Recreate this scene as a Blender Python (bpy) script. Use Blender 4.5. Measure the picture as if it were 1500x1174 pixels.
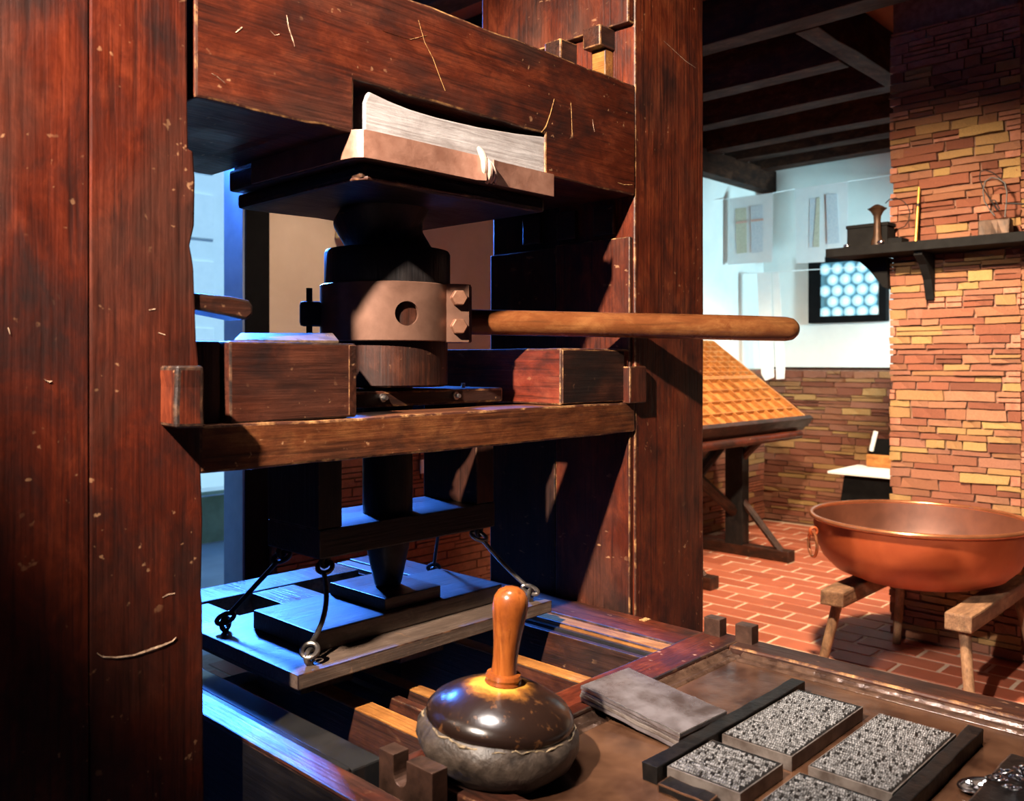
import bpy, bmesh, math, random
from mathutils import Vector, Matrix, noise
random.seed(7)
SC = bpy.context.scene
for o in list(bpy.data.objects): bpy.data.objects.remove(o)
COL = SC.collection

# ------------------------------------------------------------------ camera
CX, CY, CZ = -0.565, -1.145, 1.42
FPX, PX0, PY0 = 1291.0, 750.0, 530.0
FW = (0.7226, 0.6913); RT = (0.6913, -0.7226)
cam = bpy.data.cameras.new('camera'); co = bpy.data.objects.new('camera', cam); COL.objects.link(co)
co.location = (CX, CY, CZ); co.rotation_euler = (math.pi/2, 0, -math.atan2(FW[0], FW[1]))
cam.sensor_fit = 'HORIZONTAL'; cam.sensor_width = 36; cam.lens = 36*FPX/1500
cam.shift_y = -(587-PY0)/1500; cam.clip_start = 0.02
cam.dof.use_dof = True; cam.dof.focus_distance = 1.75; cam.dof.aperture_fstop = 6.3
SC.camera = co

# ------------------------------------------------------------------ world, lights, exposure
w = bpy.data.worlds.new('world'); SC.world = w; w.use_nodes = True
w.node_tree.nodes['Background'].inputs[0].default_value = (0.13, 0.40, 1.0, 1)
w.node_tree.nodes['Background'].inputs[1].default_value = 0.6
SC.view_settings.view_transform = 'Standard'; SC.view_settings.look = 'None'
SC.view_settings.exposure = 0.0; SC.view_settings.gamma = 1.0
SC.view_settings.use_curve_mapping = False

def light(name, kind, loc, target, energy, color, size=0.1, spot=60, blend=0.4, sizey=None):
    d = bpy.data.lights.new(name, kind); d.energy = energy; d.color = color
    if kind == 'AREA':
        d.size = size
        if sizey: d.shape = 'RECTANGLE'; d.size_y = sizey
    else:
        d.shadow_soft_size = size
    if kind == 'SPOT': d.spot_size = math.radians(spot); d.spot_blend = blend
    o = bpy.data.objects.new(name, d); COL.objects.link(o); o.location = loc
    v = Vector(target)-Vector(loc); o.rotation_euler = v.to_track_quat('-Z', 'Y').to_euler()
    return o
WARM = (1.0, 0.75, 0.50)
light('side_spot', 'SPOT', (-1.3, -0.54, 2.72), (0.75, 0.0, 1.50), 1300, (1.0, 0.84, 0.70), 0.035, 50, 0.55)
light('ceiling_spot', 'SPOT', (0.15, -0.22, 3.2), (0.58, -0.45, 0.9), 400, (1.0, 0.91, 0.85), 0.20, 38, 0.6)
light('floor_spot', 'SPOT', (2.0, 0.1, 2.75), (3.95, 0.45, 0.80), 1350, WARM, 0.08, 88, 0.9)
light('desk_spot', 'SPOT', (4.9, 0.5, 3.0), (5.3, 1.9, 0.6), 560, WARM, 0.08, 80, 0.8)
light('back_wall_spot', 'SPOT', (1.5, 1.0, 3.1), (1.98, 2.73, 1.75), 230, (1.0, 0.76, 0.54), 0.1, 36, 0.9)
light('east_wall_fill', 'SPOT', (5.3, -0.9, 1.9), (6.5, 2.6, 1.98), 680, (0.52, 0.88, 1.0), 0.25, 46, 0.5)  # added cool fill out of view, standing in for daylight on the east wall
light('window_daylight_north', 'AREA', (1.38, 2.98, 2.62), (0.35, 0.0, 0.9), 165, (0.05, 0.22, 1.0), 0.34, sizey=0.5).data.spread = math.radians(75)
sun = light('sun', 'SUN', (0, -5, 8), (0.6, 0.5, 2.0), 3.0, (0.55, 0.88, 1.0), 0.01)

# ------------------------------------------------------------------ pixel helpers (a pixel gives a direction; the plane gives the distance)
def ray(px, py):
    u = (px-PX0)/FPX
    return Vector((FW[0]+RT[0]*u, FW[1]+RT[1]*u, (PY0-py)/FPX))
CAM = Vector((CX, CY, CZ))
def hx(px, py, X): d = ray(px, py); return CAM + d*((X-CX)/d.x)
def hy(px, py, Y): d = ray(px, py); return CAM + d*((Y-CY)/d.y)
def hz(px, py, Z): d = ray(px, py); return CAM + d*((Z-CZ)/d.z)

# ------------------------------------------------------------------ materials
def N(nt, t, **kw):
    n = nt.nodes.new(t)
    for k, v in kw.items(): setattr(n, k, v)
    return n
def mat_new(name):
    m = bpy.data.materials.new(name); m.use_nodes = True
    nt = m.node_tree; b = nt.nodes['Principled BSDF']
    return m, nt, b
def ramp(nt, stops):
    r = N(nt, 'ShaderNodeValToRGB'); e = r.color_ramp.elements
    while len(e) < len(stops): e.new(0.5)
    for i, (p, c) in enumerate(stops):
        e[i].position = p; e[i].color = (*c, 1) if len(c) == 3 else c
    return r
def coords(nt, scale=(1, 1, 1), rnd=7.0):
    tc = N(nt, 'ShaderNodeTexCoord'); oi = N(nt, 'ShaderNodeObjectInfo')
    mu = N(nt, 'ShaderNodeMath', operation='MULTIPLY'); mu.inputs[1].default_value = rnd
    nt.links.new(oi.outputs['Random'], mu.inputs[0])
    ad = N(nt, 'ShaderNodeVectorMath', operation='ADD')
    nt.links.new(tc.outputs['Object'], ad.inputs[0]); nt.links.new(mu.outputs[0], ad.inputs[1])
    mp = N(nt, 'ShaderNodeMapping'); mp.inputs['Scale'].default_value = scale
    nt.links.new(ad.outputs[0], mp.inputs[0])
    return ad.outputs[0], mp.outputs[0]
def noise_n(nt, vec, scale, detail=6, rough=0.6, dist=0.0):
    n = N(nt, 'ShaderNodeTexNoise'); n.inputs['Scale'].default_value = scale
    n.inputs['Detail'].default_value = detail; n.inputs['Roughness'].default_value = rough
    n.inputs['Distortion'].default_value = dist
    nt.links.new(vec, n.inputs['Vector']); return n.outputs['Fac']
def mixc(nt, fac, a, b, mode='MIX'):
    m = N(nt, 'ShaderNodeMix', data_type='RGBA', blend_type=mode)
    for i, v in ((0, fac), (6, a), (7, b)):
        if hasattr(v, 'is_output'): nt.links.new(v, m.inputs[i])
        else: m.inputs[i].default_value = (*v, 1) if isinstance(v, tuple) else v
    return m.outputs[2]
def maprange(nt, v, a, b, c=0.0, d=1.0):
    m = N(nt, 'ShaderNodeMapRange'); nt.links.new(v, m.inputs[0])
    for i, x in enumerate((a, b, c, d)): m.inputs[i+1].default_value = x
    return m.outputs[0]
def bump(nt, b, h, strength=0.3, dist=0.01):
    n = N(nt, 'ShaderNodeBump'); n.inputs['Strength'].default_value = strength; n.inputs['Distance'].default_value = dist
    nt.links.new(h, n.inputs['Height']); nt.links.new(n.outputs[0], b.inputs['Normal'])
AX = {'x': (0.09, 1, 1), 'y': (1, 0.09, 1), 'z': (1, 1, 0.09)}
def wood(name, axis='x', dark=(.010, .0035, .0025), mid=(.068, .0118, .0046), light_=(.148, .030, .0105), freq=20, rough=0.42,
         stain=0.85, fleck=0.6, bmp=0.3, spec=0.32, grey=(.052, .026, .018), greyf=0.6):
    m, nt, b = mat_new(name)
    s = AX[axis]; raw, vec = coords(nt, s)
    g = noise_n(nt, vec, freq, 9, 0.62, 0.25)                                     # grain
    _, vm = coords(nt, tuple(v if v == 1 else 0.55 for v in s))
    mo = noise_n(nt, vm, 22, 12, 0.74, 0.4)                                       # mottling of the patina
    mx = N(nt, 'ShaderNodeMath', operation='MULTIPLY_ADD'); nt.links.new(g, mx.inputs[0]); mx.inputs[1].default_value = 0.30
    m2 = N(nt, 'ShaderNodeMath', operation='MULTIPLY'); nt.links.new(mo, m2.inputs[0]); m2.inputs[1].default_value = 0.70
    nt.links.new(m2.outputs[0], mx.inputs[2])
    lo = tuple(d*.6+m_*.4 for d, m_ in zip(dark, mid))
    col = ramp(nt, [(0.38, lo), (0.50, mid), (0.65, light_)]); nt.links.new(mx.outputs[0], col.inputs[0])
    big = noise_n(nt, vm, 3.2, 5, 0.6, 0.4)
    gr = mixc(nt, mx.outputs[0], tuple(x*.5 for x in grey), tuple(x*1.5 for x in grey))
    c = mixc(nt, maprange(nt, big, 0.48, 0.62, 0.0, greyf), col.outputs[0], gr)
    st = noise_n(nt, vm, 7.5, 8, 0.66, 0.5)                                       # dark stains
    c = mixc(nt, maprange(nt, st, 0.50, 0.66, 0.0, stain), c, dark)
    _, v2 = coords(nt, tuple(v*(0.5 if v < 1 else 1) for v in s))
    p = noise_n(nt, v2, 150, 3, 0.5)                                              # pores
    c = mixc(nt, maprange(nt, p, 0.52, 0.70, 0.0, 0.6), c, dark)
    f = noise_n(nt, tuple_scale(nt, raw), 70, 2, 0.5); fm = noise_n(nt, raw, 6, 3, 0.5)   # pale bruises and nicks
    f1 = maprange(nt, f, 0.68, 0.73, 0.0, 1.0); f2 = maprange(nt, fm, 0.47, 0.60, 0.0, fleck)
    mm = N(nt, 'ShaderNodeMath', operation='MULTIPLY'); nt.links.new(f1, mm.inputs[0]); nt.links.new(f2, mm.inputs[1])
    c = mixc(nt, mm.outputs[0], c, (.42, .22, .11))
    nt.links.new(c, b.inputs['Base Color'])
    nt.links.new(maprange(nt, st, 0.3, 0.7, rough-0.1, rough+0.15), b.inputs['Roughness'])
    b.inputs['Specular IOR Level'].default_value = spec
    hh = N(nt, 'ShaderNodeMath', operation='SUBTRACT'); nt.links.new(mx.outputs[0], hh.inputs[0]); nt.links.new(p, hh.inputs[1])
    bump(nt, b, hh.outputs[0], bmp, 0.004)
    return m
def tuple_scale(nt, v):
    mp = N(nt, 'ShaderNodeMapping'); mp.inputs['Rotation'].default_value = (.5, .7, .3); mp.inputs['Scale'].default_value = (1, .45, 1)
    nt.links.new(v, mp.inputs[0]); return mp.outputs[0]
def worn(name, a=(.10, .03, .012), b_=(.55, .28, .10), rough=0.5):
    m, nt, b = mat_new(name); raw, _ = coords(nt)
    n = noise_n(nt, raw, 28, 6, 0.7, 0.4)
    r = ramp(nt, [(0.47, a), (0.57, tuple(x*0.65+y*0.35 for x, y in zip(a, b_))), (0.70, b_)]); nt.links.new(n, r.inputs[0])
    nt.links.new(r.outputs[0], b.inputs['Base Color']); b.inputs['Roughness'].default_value = rough
    bump(nt, b, n, 0.4, 0.004); return m
def plain(name, c1, c2=None, scale=20, rough=0.5, metal=0.0, bmp=0.2, spec=0.5, lo=0.35, hi=0.65, detail=6):
    m, nt, b = mat_new(name); raw, _ = coords(nt)
    n = noise_n(nt, raw, scale, detail, 0.6, 0.2)
    r = ramp(nt, [(lo, c1), (hi, c2 or c1)]); nt.links.new(n, r.inputs[0])
    nt.links.new(r.outputs[0], b.inputs['Base Color'])
    b.inputs['Roughness'].default_value = rough; b.inputs['Metallic'].default_value = metal
    b.inputs['Specular IOR Level'].default_value = spec
    if bmp: bump(nt, b, n, bmp, 0.004)
    return m
def byrandom(name, stops, rough=0.8, scale=30, amt=0.5, bmp=0.5, dist=0.01):
    m, nt, b = mat_new(name); oi = N(nt, 'ShaderNodeObjectInfo')
    raw, _ = coords(nt); n = noise_n(nt, raw, scale, 5, 0.65)
    r = ramp(nt, stops); nt.links.new(oi.outputs['Random'], r.inputs[0])
    c = mixc(nt, maprange(nt, n, 0.35, 0.75, 0, amt), r.outputs[0], tuple(x*0.35 for x in stops[0][1]))
    nt.links.new(c, b.inputs['Base Color']); b.inputs['Roughness'].default_value = rough
    bump(nt, b, n, bmp, dist); return m

M = {}
for a in 'xyz':
    M['oak_'+a] = wood('old_red_oak_'+a, a)
    M['dark_'+a] = wood('dark_oak_'+a, a, dark=(.005, .0028, .002), mid=(.032, .009, .0045), light_=(.075, .022, .010), fleck=0.35, rough=0.45, grey=(.026, .015, .012))
    M['black_'+a] = wood('blackened_oak_'+a, a, dark=(.003, .003, .0035), mid=(.010, .008, .008), light_=(.022, .018, .017), fleck=0.05, rough=0.42, grey=(.012, .010, .010))
M['deep_z'] = wood('deep_red_oak_z', 'z', dark=(.008, .003, .0025), mid=(.062, .0086, .0030), light_=(.122, .020, .0068), rough=0.4, grey=(.045, .02, .014))
M['post_z'] = wood('warm_red_oak_z', 'z', mid=(.105, .0175, .006), light_=(.20, .044, .014), greyf=.35)
M['till_x'] = wood('dark_red_till_oak', 'x', dark=(.008, .0035, .003), mid=(.045, .0105, .005), light_=(.085, .022, .010), greyf=.3, fleck=.4)
M['rail_x'] = wood('golden_brown_oak_x', 'x', mid=(.10, .028, .009), light_=(.20, .075, .024), fleck=0.8, greyf=.3)
M['red_y'] = wood('red_oak_y', 'y', mid=(.12, .018, .008), light_=(.19, .042, .02), fleck=0.4, stain=.5, greyf=.2)
M['pale_x'] = wood('pale_fresh_wood', 'x', greyf=0, dark=(.20, .17, .155), mid=(.38, .345, .33), light_=(.52, .49, .48), freq=26, stain=0.35, fleck=0.0, rough=0.6)
M['amber_y'] = wood('amber_wood_y', 'y', greyf=0, dark=(.08, .028, .007), mid=(.26, .10, .022), light_=(.40, .19, .05), stain=.5, fleck=0.1)
M['case_y'] = wood('type_case_wood', 'y', greyf=0, dark=(.14, .05, .014), mid=(.42, .17, .045), light_=(.58, .28, .085), stain=.3, fleck=0.0)
M['bar'] = wood('polished_bar_wood', 'x', greyf=0, dark=(.07, .024, .008), mid=(.15, .046, .014), light_=(.25, .10, .031), freq=9, rough=0.28, stain=0.35, fleck=0.1, bmp=.06)
M['handle'] = wood('polished_cherry_handle', 'z', greyf=0, dark=(.06, .013, .0035), mid=(.19, .048, .009), light_=(.29, .09, .018), freq=9, rough=0.2, stain=0.25, fleck=0.05, bmp=.05)
M['platen_w'] = wood('grey_platen_wood', 'x', greyf=0, dark=(.05, .035, .028), mid=(.085, .058, .043), light_=(.155, .112, .085), stain=.5, fleck=0.2, rough=0.34)
M['beam'] = wood('ceiling_beam_wood', 'y', greyf=0, dark=(.010, .005, .004), mid=(.032, .012, .0065), light_=(.085, .034, .017), fleck=0.1, rough=0.7, spec=.15)
M['beam_x'] = wood('ceiling_beam_wood_x', 'x', greyf=0, dark=(.010, .005, .004), mid=(.032, .012, .0065), light_=(.085, .034, .017), fleck=0.1, rough=0.7, spec=.15)
M['stand'] = wood('weathered_stand_wood', 'x', greyf=0, dark=(.05, .025, .014), mid=(.17, .09, .05), light_=(.30, .18, .10), fleck=0.2, rough=0.7)
M['stand_z'] = wood('weathered_leg_wood', 'z', greyf=0, dark=(.05, .025, .014), mid=(.20, .11, .06), light_=(.34, .20, .11), fleck=0.2, rough=0.7)
M['plank_y'] = wood('bed_plank_wood', 'y', greyf=0, dark=(.03, .02, .015), mid=(.13, .085, .055), light_=(.25, .17, .12), stain=.5, fleck=0.3, rough=0.3)
M['worn'] = worn('worn_edge_gold', (.045, .012, .005), (.42, .21, .075)); M['worn_d'] = worn('worn_edge_brown', (.014, .006, .004), (.13, .055, .024))
M['worn_k'] = worn('worn_edge_black', (.01, .01, .01), (.10, .08, .07))
M['splinter'] = plain('pale_splintered_wood', (.10, .04, .02), (.50, .34, .22), 130, 0.8)
M['ochre'] = plain('ochre_gouge', (.14, .05, .015), (.46, .26, .08), 130, 0.8)
M['iron'] = plain('dark_iron', (.018, .018, .02), (.05, .045, .045), 40, 0.38, 0.85)
M['worn_iron'] = plain('rubbed_iron', (.06, .055, .05), (.22, .19, .17), 50, 0.32, 0.85)
M['iron_black'] = plain('black_iron', (.008, .008, .01), (.02, .02, .022), 40, 0.45, 0.4)
M['ring'] = plain('brown_painted_steel', (.15, .075, .05), (.24, .125, .085), 14, 0.36, 0.55, 0.12)
M['bracket'] = plain('rust_brown_iron', (.035, .018, .012), (.09, .045, .03), 40, 0.42, 0.5, 0.2)
M['bolt'] = plain('copper_brown_bolt', (.22, .10, .06), (.32, .16, .10), 30, 0.35, 0.5, 0.1)
M['steel'] = plain('bright_worn_steel', (.35, .32, .30), (.6, .55, .5), 40, 0.3, 0.95, .15)
M['slab'] = plain('tarnished_type_metal', (.07, .05, .045), (.21, .185, .19), 14, 0.2, 0.45, 0.15)
M['lead'] = plain('type_metal_body', (.08, .06, .05), (.20, .17, .15), 30, 0.36, 0.4, 0.1)
M['letter'] = plain('type_metal_faces', (.09, .085, .082), (.46, .45, .45), 160, 0.22, 0.5, 0.0, detail=2)
M['inkbar'] = plain('inked_black_furniture', (.003, .0028, .0028), (.009, .007, .006), 60, 0.4, 0.0, 0.4, 0.22)
M['plate'] = plain('oiled_bed_plate', (.024, .010, .0055), (.085, .040, .021), 11, 0.22, 0.1, 0.25)
M['wet'] = plain('oily_moulding', (.03, .015, .010), (.10, .055, .035), 40, 0.16, 0.3, 0.5)
M['strip'] = plain('polished_runner_strip', (.05, .048, .048), (.09, .086, .084), 12, 0.14, 0.8, 0.04)
M['leather'] = plain('strap_leather', (.19, .085, .055), (.28, .14, .095), 30, 0.42, 0, 0.25)
M['leather_pale'] = plain('creased_strap_leather', (.40, .24, .17), (.62, .43, .33), 40, 0.5, 0, 0.3)
M['pad'] = plain('inky_leather_pad', (.012, .008, .006), (.060, .043, .032), 34, 0.46, 0, 0.9)
M['seam'] = plain('frayed_hide_edge', (.018, .010, .006), (.24, .17, .09), 130, 0.75, 0, 0.8)
M['copper'] = plain('red_copper', (.24, .042, .012), (.34, .072, .022), 5, 0.45, 0.25, 0.06)
M['copper_dull'] = plain('dull_darkened_copper', (.07, .021, .011), (.12, .04, .022), 6, .55, .2, .08)
M['copper_rim'] = plain('copper_rim', (.36, .13, .06), (.5, .2, .1), 8, 0.25, 0.8, 0.05)
M['plaster'] = plain('white_plaster', (.72, .74, .72), (.80, .81, .78), 3, 0.9, 0, 0.1)
M['cream'] = plain('cream_plaster', (.62, .48, .36), (.70, .56, .44), 3, 0.9, 0, 0.1)
M['dark_wall'] = plain('dark_unseen_wall', (.03, .016, .01), (.05, .028, .018), 6, .8, 0, .1)  # unseen walls coloured dark to cut bounced light
M['mortar'] = plain('grey_mortar', (.50, .36, .26), (.62, .46, .34), 30, 0.95, 0, 0.4)
M['stone_gap'] = plain('dark_stone_joint', (.12, .06, .04), (.22, .12, .085), 30, 0.95, 0, 0.4)
M['stone'] = byrandom('slate_stone_mix', [(0.0, (.17, .05, .026)), (0.15, (.30, .095, .05)), (0.30, (.36, .16, .10)), (0.45, (.26, .08, .042)), (0.58, (.40, .18, .10)), (0.70, (.31, .12, .06)), (0.80, (.50, .30, .11)), (0.90, (.42, .22, .09)), (1.0, (.54, .34, .12))], 0.75, 24, 0.6, 0.8, 0.014)
M['brick'] = byrandom('red_floor_brick', [(0.0, (.30, .075, .036)), (0.5, (.37, .10, .052)), (1.0, (.44, .14, .078))], 0.55, 12, 0.25, 0.2, 0.004)
M['ceiling'] = plain('rust_ceiling_board', (.30, .075, .025), (.36, .10, .035), 4, 0.85, 0, 0.1)
M['black'] = plain('matt_black_iron', (.0025, .0025, .003), (.005, .005, .0055), 20, 0.8, 0, 0.1, 0.12)
M['jamb'] = plain('blue_lit_jamb', (.20, .26, .38), (.26, .32, .45), 6, .7, 0, .05)  # blue daylight on the reveal is put into the jamb colour
M['lamp'] = plain('dark_bronze', (.02, .010, .006), (.05, .025, .014), 30, .5, .4, .1, .3)
M['paper'] = plain('white_sheet', (.80, .82, .82), (.86, .87, .86), 10, 0.8, 0, 0.05)
M['print'] = plain('grey_print_column', (.58, .64, .70), (.70, .74, .77), 60, 0.8, 0, 0)
M['print_y'] = plain('yellowed_print_column', (.55, .53, .40), (.66, .64, .50), 60, 0.8, 0, 0)
M['rubric'] = plain('red_rubric_line', (.72, .42, .34), (.8, .5, .4), 60, 0.8, 0, 0)
M['lampshade'] = plain('cream_shade', (.62, .52, .26), (.7, .6, .34), 20, .6, 0, .05)
M['brass'] = plain('old_brass', (.45, .24, .05), (.65, .38, .09), 40, 0.35, 0.7, 0.1)
M['courtyard'] = plain('pale_render', (.75, .78, .78), (.85, .87, .87), 2, 0.9, 0, 0.05)
M['paving'] = plain('pale_paving', (.45, .46, .48), (.55, .56, .58), 4, 0.6, 0, 0.05)
M['parapet'] = plain('mossy_parapet', (.22, .24, .12), (.34, .36, .2), 6, 0.9, 0, 0.1)
M['silver'] = plain('silver_trinket', (.45, .45, .5), (.85, .85, .9), 60, 0.18, 1.0, 0.2)
# dome of the ink ball: dark varnish worn to ochre round the neck
def dome_mat():
    m, nt, b = mat_new('dark_varnished_dome')
    tc = N(nt, 'ShaderNodeTexCoord'); sp = N(nt, 'ShaderNodeSeparateXYZ'); nt.links.new(tc.outputs['Object'], sp.inputs[0])
    cx = N(nt, 'ShaderNodeCombineXYZ'); nt.links.new(sp.outputs[0], cx.inputs[0]); nt.links.new(sp.outputs[1], cx.inputs[1])
    ln = N(nt, 'ShaderNodeVectorMath', operation='LENGTH'); nt.links.new(cx.outputs[0], ln.inputs[0])
    n = noise_n(nt, tc.outputs['Object'], 26, 6, 0.65, 0.3)
    ad = N(nt, 'ShaderNodeMath', operation='MULTIPLY_ADD'); nt.links.new(n, ad.inputs[0]); ad.inputs[1].default_value = 0.06
    nt.links.new(ln.outputs['Value'], ad.inputs[2])
    r = ramp(nt, [(0.058, (.42, .21, .03)), (0.070, (.16, .06, .012)), (0.084, (.013, .006, .004)), (0.13, (.010, .005, .0035))])
    nt.links.new(ad.outputs[0], r.inputs[0])
    n2 = noise_n(nt, tc.outputs['Object'], 60, 4, 0.6)
    c = mixc(nt, maprange(nt, n2, 0.58, 0.70, 0, 0.5), r.outputs[0], (.14, .055, .018))
    nt.links.new(c, b.inputs['Base Color']); b.inputs['Roughness'].default_value = 0.22
    bump(nt, b, n, 0.12, 0.004); return m
M['dome'] = dome_mat()
def glass_mat():
    m, nt, b = mat_new('bullseye_glass')
    tc = N(nt, 'ShaderNodeTexCoord'); ln = N(nt, 'ShaderNodeVectorMath', operation='LENGTH'); nt.links.new(tc.outputs['Object'], ln.inputs[0])
    r = ramp(nt, [(0.018, (.80, .95, .97)), (0.036, (.46, .72, .80)), (0.052, (.16, .40, .52)), (0.058, (.06, .18, .26))]); nt.links.new(ln.outputs['Value'], r.inputs[0])
    nt.links.new(r.outputs[0], b.inputs['Base Color']); nt.links.new(r.outputs[0], b.inputs['Emission Color'])
    b.inputs['Emission Strength'].default_value = 0.45; b.inputs['Roughness'].default_value = 0.25
    return m
M['glass'] = glass_mat()
M['lead_light'] = plain('daylit_leading', (.10, .25, .32), (.14, .3, .38), 20, .6)
b_ = M['lead_light'].node_tree.nodes['Principled BSDF']; b_.inputs['Emission Color'].default_value = (.15, .45, .6, 1); b_.inputs['Emission Strength'].default_value = .2

# ------------------------------------------------------------------ object helpers
WL = {}
def obj(name, bm, mats, parent=None, smooth=False, origin=None, kind=None):
    if not isinstance(mats, (list, tuple)): mats = [mats]
    bmesh.ops.recalc_face_normals(bm, faces=bm.faces[:])
    if origin is None:
        lo = Vector((min(v.co.x for v in bm.verts), min(v.co.y for v in bm.verts), min(v.co.z for v in bm.verts)))
        hi = Vector((max(v.co.x for v in bm.verts), max(v.co.y for v in bm.verts), max(v.co.z for v in bm.verts)))
        origin = (lo+hi)/2 if parent else Vector(((lo.x+hi.x)/2, (lo.y+hi.y)/2, lo.z))
    origin = Vector(origin)
    bmesh.ops.translate(bm, verts=bm.verts[:], vec=-origin)
    me = bpy.data.meshes.new(name); bm.to_mesh(me); bm.free()
    for m in mats: me.materials.append(M[m] if isinstance(m, str) else m)
    if smooth:
        for p in me.polygons: p.use_smooth = True
        try: me.set_sharp_from_angle(angle=math.radians(40))
        except Exception: pass
    o = bpy.data.objects.new(name, me); COL.objects.link(o)
    o.parent = parent; o.location = origin - (WL[parent.name] if parent else Vector((0, 0, 0)))
    WL[o.name] = origin
    if kind: o['kind'] = kind
    return o
def tag(o, label, cat, group=None):
    o['label'] = label; o['category'] = cat
    if group: o['group'] = group
    return o
def thing(name, loc, label, cat, group=None):
    o = bpy.data.objects.new(name, None); COL.objects.link(o); o.location = loc; o.empty_display_size = 0.05
    WL[o.name] = Vector(loc); return tag(o, label, cat, group)
def struct(o): o['kind'] = 'structure'; return o

def bevel_sharp(bm, width, segs=2, mi=1, ang=35):
    if width <= 0: return bm
    bm.normal_update()
    es = [e for e in bm.edges if len(e.link_faces) == 2 and e.calc_face_angle(0) > math.radians(ang)]
    if es: bmesh.ops.bevel(bm, geom=es, offset=width, segments=segs, profile=0.6, affect='EDGES', material=mi, clamp_overlap=True)
    return bm
def box(x0, x1, y0, y1, z0, z1, bev=0.0025, jit=0.0, seg=0.12, bm=None, mi=1, segs=2):
    new = bmesh.new(); bmesh.ops.create_cube(new, size=1)
    for v in new.verts:
        v.co = Vector((x0 if v.co.x < 0 else x1, y0 if v.co.y < 0 else y1, z0 if v.co.z < 0 else z1))
    if jit:
        d = (x1-x0, y1-y0, z1-z0); a = max(range(3), key=lambda i: d[i]); n = max(1, int(d[a]/seg))
        es = [e for e in new.edges if abs((e.verts[0].co-e.verts[1].co)[a]) > d[a]*0.9]
        bmesh.ops.subdivide_edges(new, edges=es, cuts=n, use_grid_fill=True)
        for v in new.verts:
            v.co += Vector((random.uniform(-jit, jit), random.uniform(-jit, jit), random.uniform(-jit, jit)))
    new.normal_update(); bevel_sharp(new, bev, segs, mi)
    if bm is None: return new
    merge(bm, new); return bm
def merge(bm, new):
    me = bpy.data.meshes.new('tmp'); new.to_mesh(me); new.free(); bm.from_mesh(me); bpy.data.meshes.remove(me); return bm
def prism(pts, axis, a, b, bev=0.0, mi=1, segs=2):
    """pts: 2-D outline in the plane across `axis`, extruded a..b"""
    bm = bmesh.new()
    def P(p, t):
        return {'x': (t, p[0], p[1]), 'y': (p[0], t, p[1]), 'z': (p[0], p[1], t)}[axis]
    v0 = [bm.verts.new(P(p, a)) for p in pts]; v1 = [bm.verts.new(P(p, b)) for p in pts]
    n = len(pts); bm.faces.new(v0[::-1]); bm.faces.new(v1)
    for i in range(n): bm.faces.new((v0[i], v0[(i+1) % n], v1[(i+1) % n], v1[i]))
    bmesh.ops.recalc_face_normals(bm, faces=bm.faces[:])
    return bevel_sharp(bm, bev, segs, mi)
def lathe(profile, n=40, bm=None, mtx=None, cap=True):
    bm2 = bmesh.new(); rings = []
    for r, z in profile:
        if r < 1e-6: rings.append([bm2.verts.new((0, 0, z))])
        else: rings.append([bm2.verts.new((r*math.cos(2*math.pi*i/n), r*math.sin(2*math.pi*i/n), z)) for i in range(n)])
    for A, B in zip(rings, rings[1:]):
        for i in range(n):
            j = (i+1) % n
            if len(A) == 1 and len(B) == 1: continue
            if len(A) == 1: bm2.faces.new((A[0], B[i], B[j]))
            elif len(B) == 1: bm2.faces.new((A[i], A[j], B[0]))
            else: bm2.faces.new((A[i], A[j], B[j], B[i]))
    if cap:
        if len(rings[0]) > 1: bm2.faces.new(rings[0][::-1])
        if len(rings[-1]) > 1: bm2.faces.new(rings[-1])
    if mtx is not None: bmesh.ops.transform(bm2, matrix=mtx, verts=bm2.verts[:])
    if bm is None: return bm2
    return merge(bm, bm2)
def tube(pts, r, n=10, bm=None, closed=False):
    bm2 = bmesh.new(); pts = [Vector(p) for p in pts]; rings = []; prev = None; L = len(pts)
    rr = r if isinstance(r, (list, tuple)) else [r]*L
    for i, p in enumerate(pts):
        a = pts[(i-1) % L] if (closed or i > 0) else p; b = pts[(i+1) % L] if (closed or i < L-1) else p
        t = (b-a).normalized()
        if prev is None:
            up = Vector((0, 0, 1)) if abs(t.z) < 0.9 else Vector((1, 0, 0)); nx = t.cross(up).normalized()
        else:
            nx = (prev-t*prev.dot(t)).normalized()
        prev = nx; ny = t.cross(nx)
        rings.append([bm2.verts.new(p+(nx*math.cos(2*math.pi*k/n)+ny*math.sin(2*math.pi*k/n))*rr[i]) for k in range(n)])
    rng = range(L if closed else L-1)
    for i in rng:
        A, B = rings[i], rings[(i+1) % L]
        for k in range(n): bm2.faces.new((A[k], A[(k+1) % n], B[(k+1) % n], B[k]))
    if not closed: bm2.faces.new(rings[0][::-1]); bm2.faces.new(rings[-1])
    if bm is None: return bm2
    return merge(bm, bm2)
def circle_pts(c, r, u, v, n=20, a0=0, a1=2*math.pi, closed=True):
    u = Vector(u).normalized(); v = Vector(v).normalized(); c = Vector(c); k = n if closed else n+1
    return [c+u*r*math.cos(a0+(a1-a0)*i/n)+v*r*math.sin(a0+(a1-a0)*i/n) for i in range(k)]
def bez(p0, p1, p2, n=10):
    p0, p1, p2 = Vector(p0), Vector(p1), Vector(p2)
    return [p0*(1-t)**2+p1*2*t*(1-t)+p2*t*t for t in [i/n for i in range(n+1)]]
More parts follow.
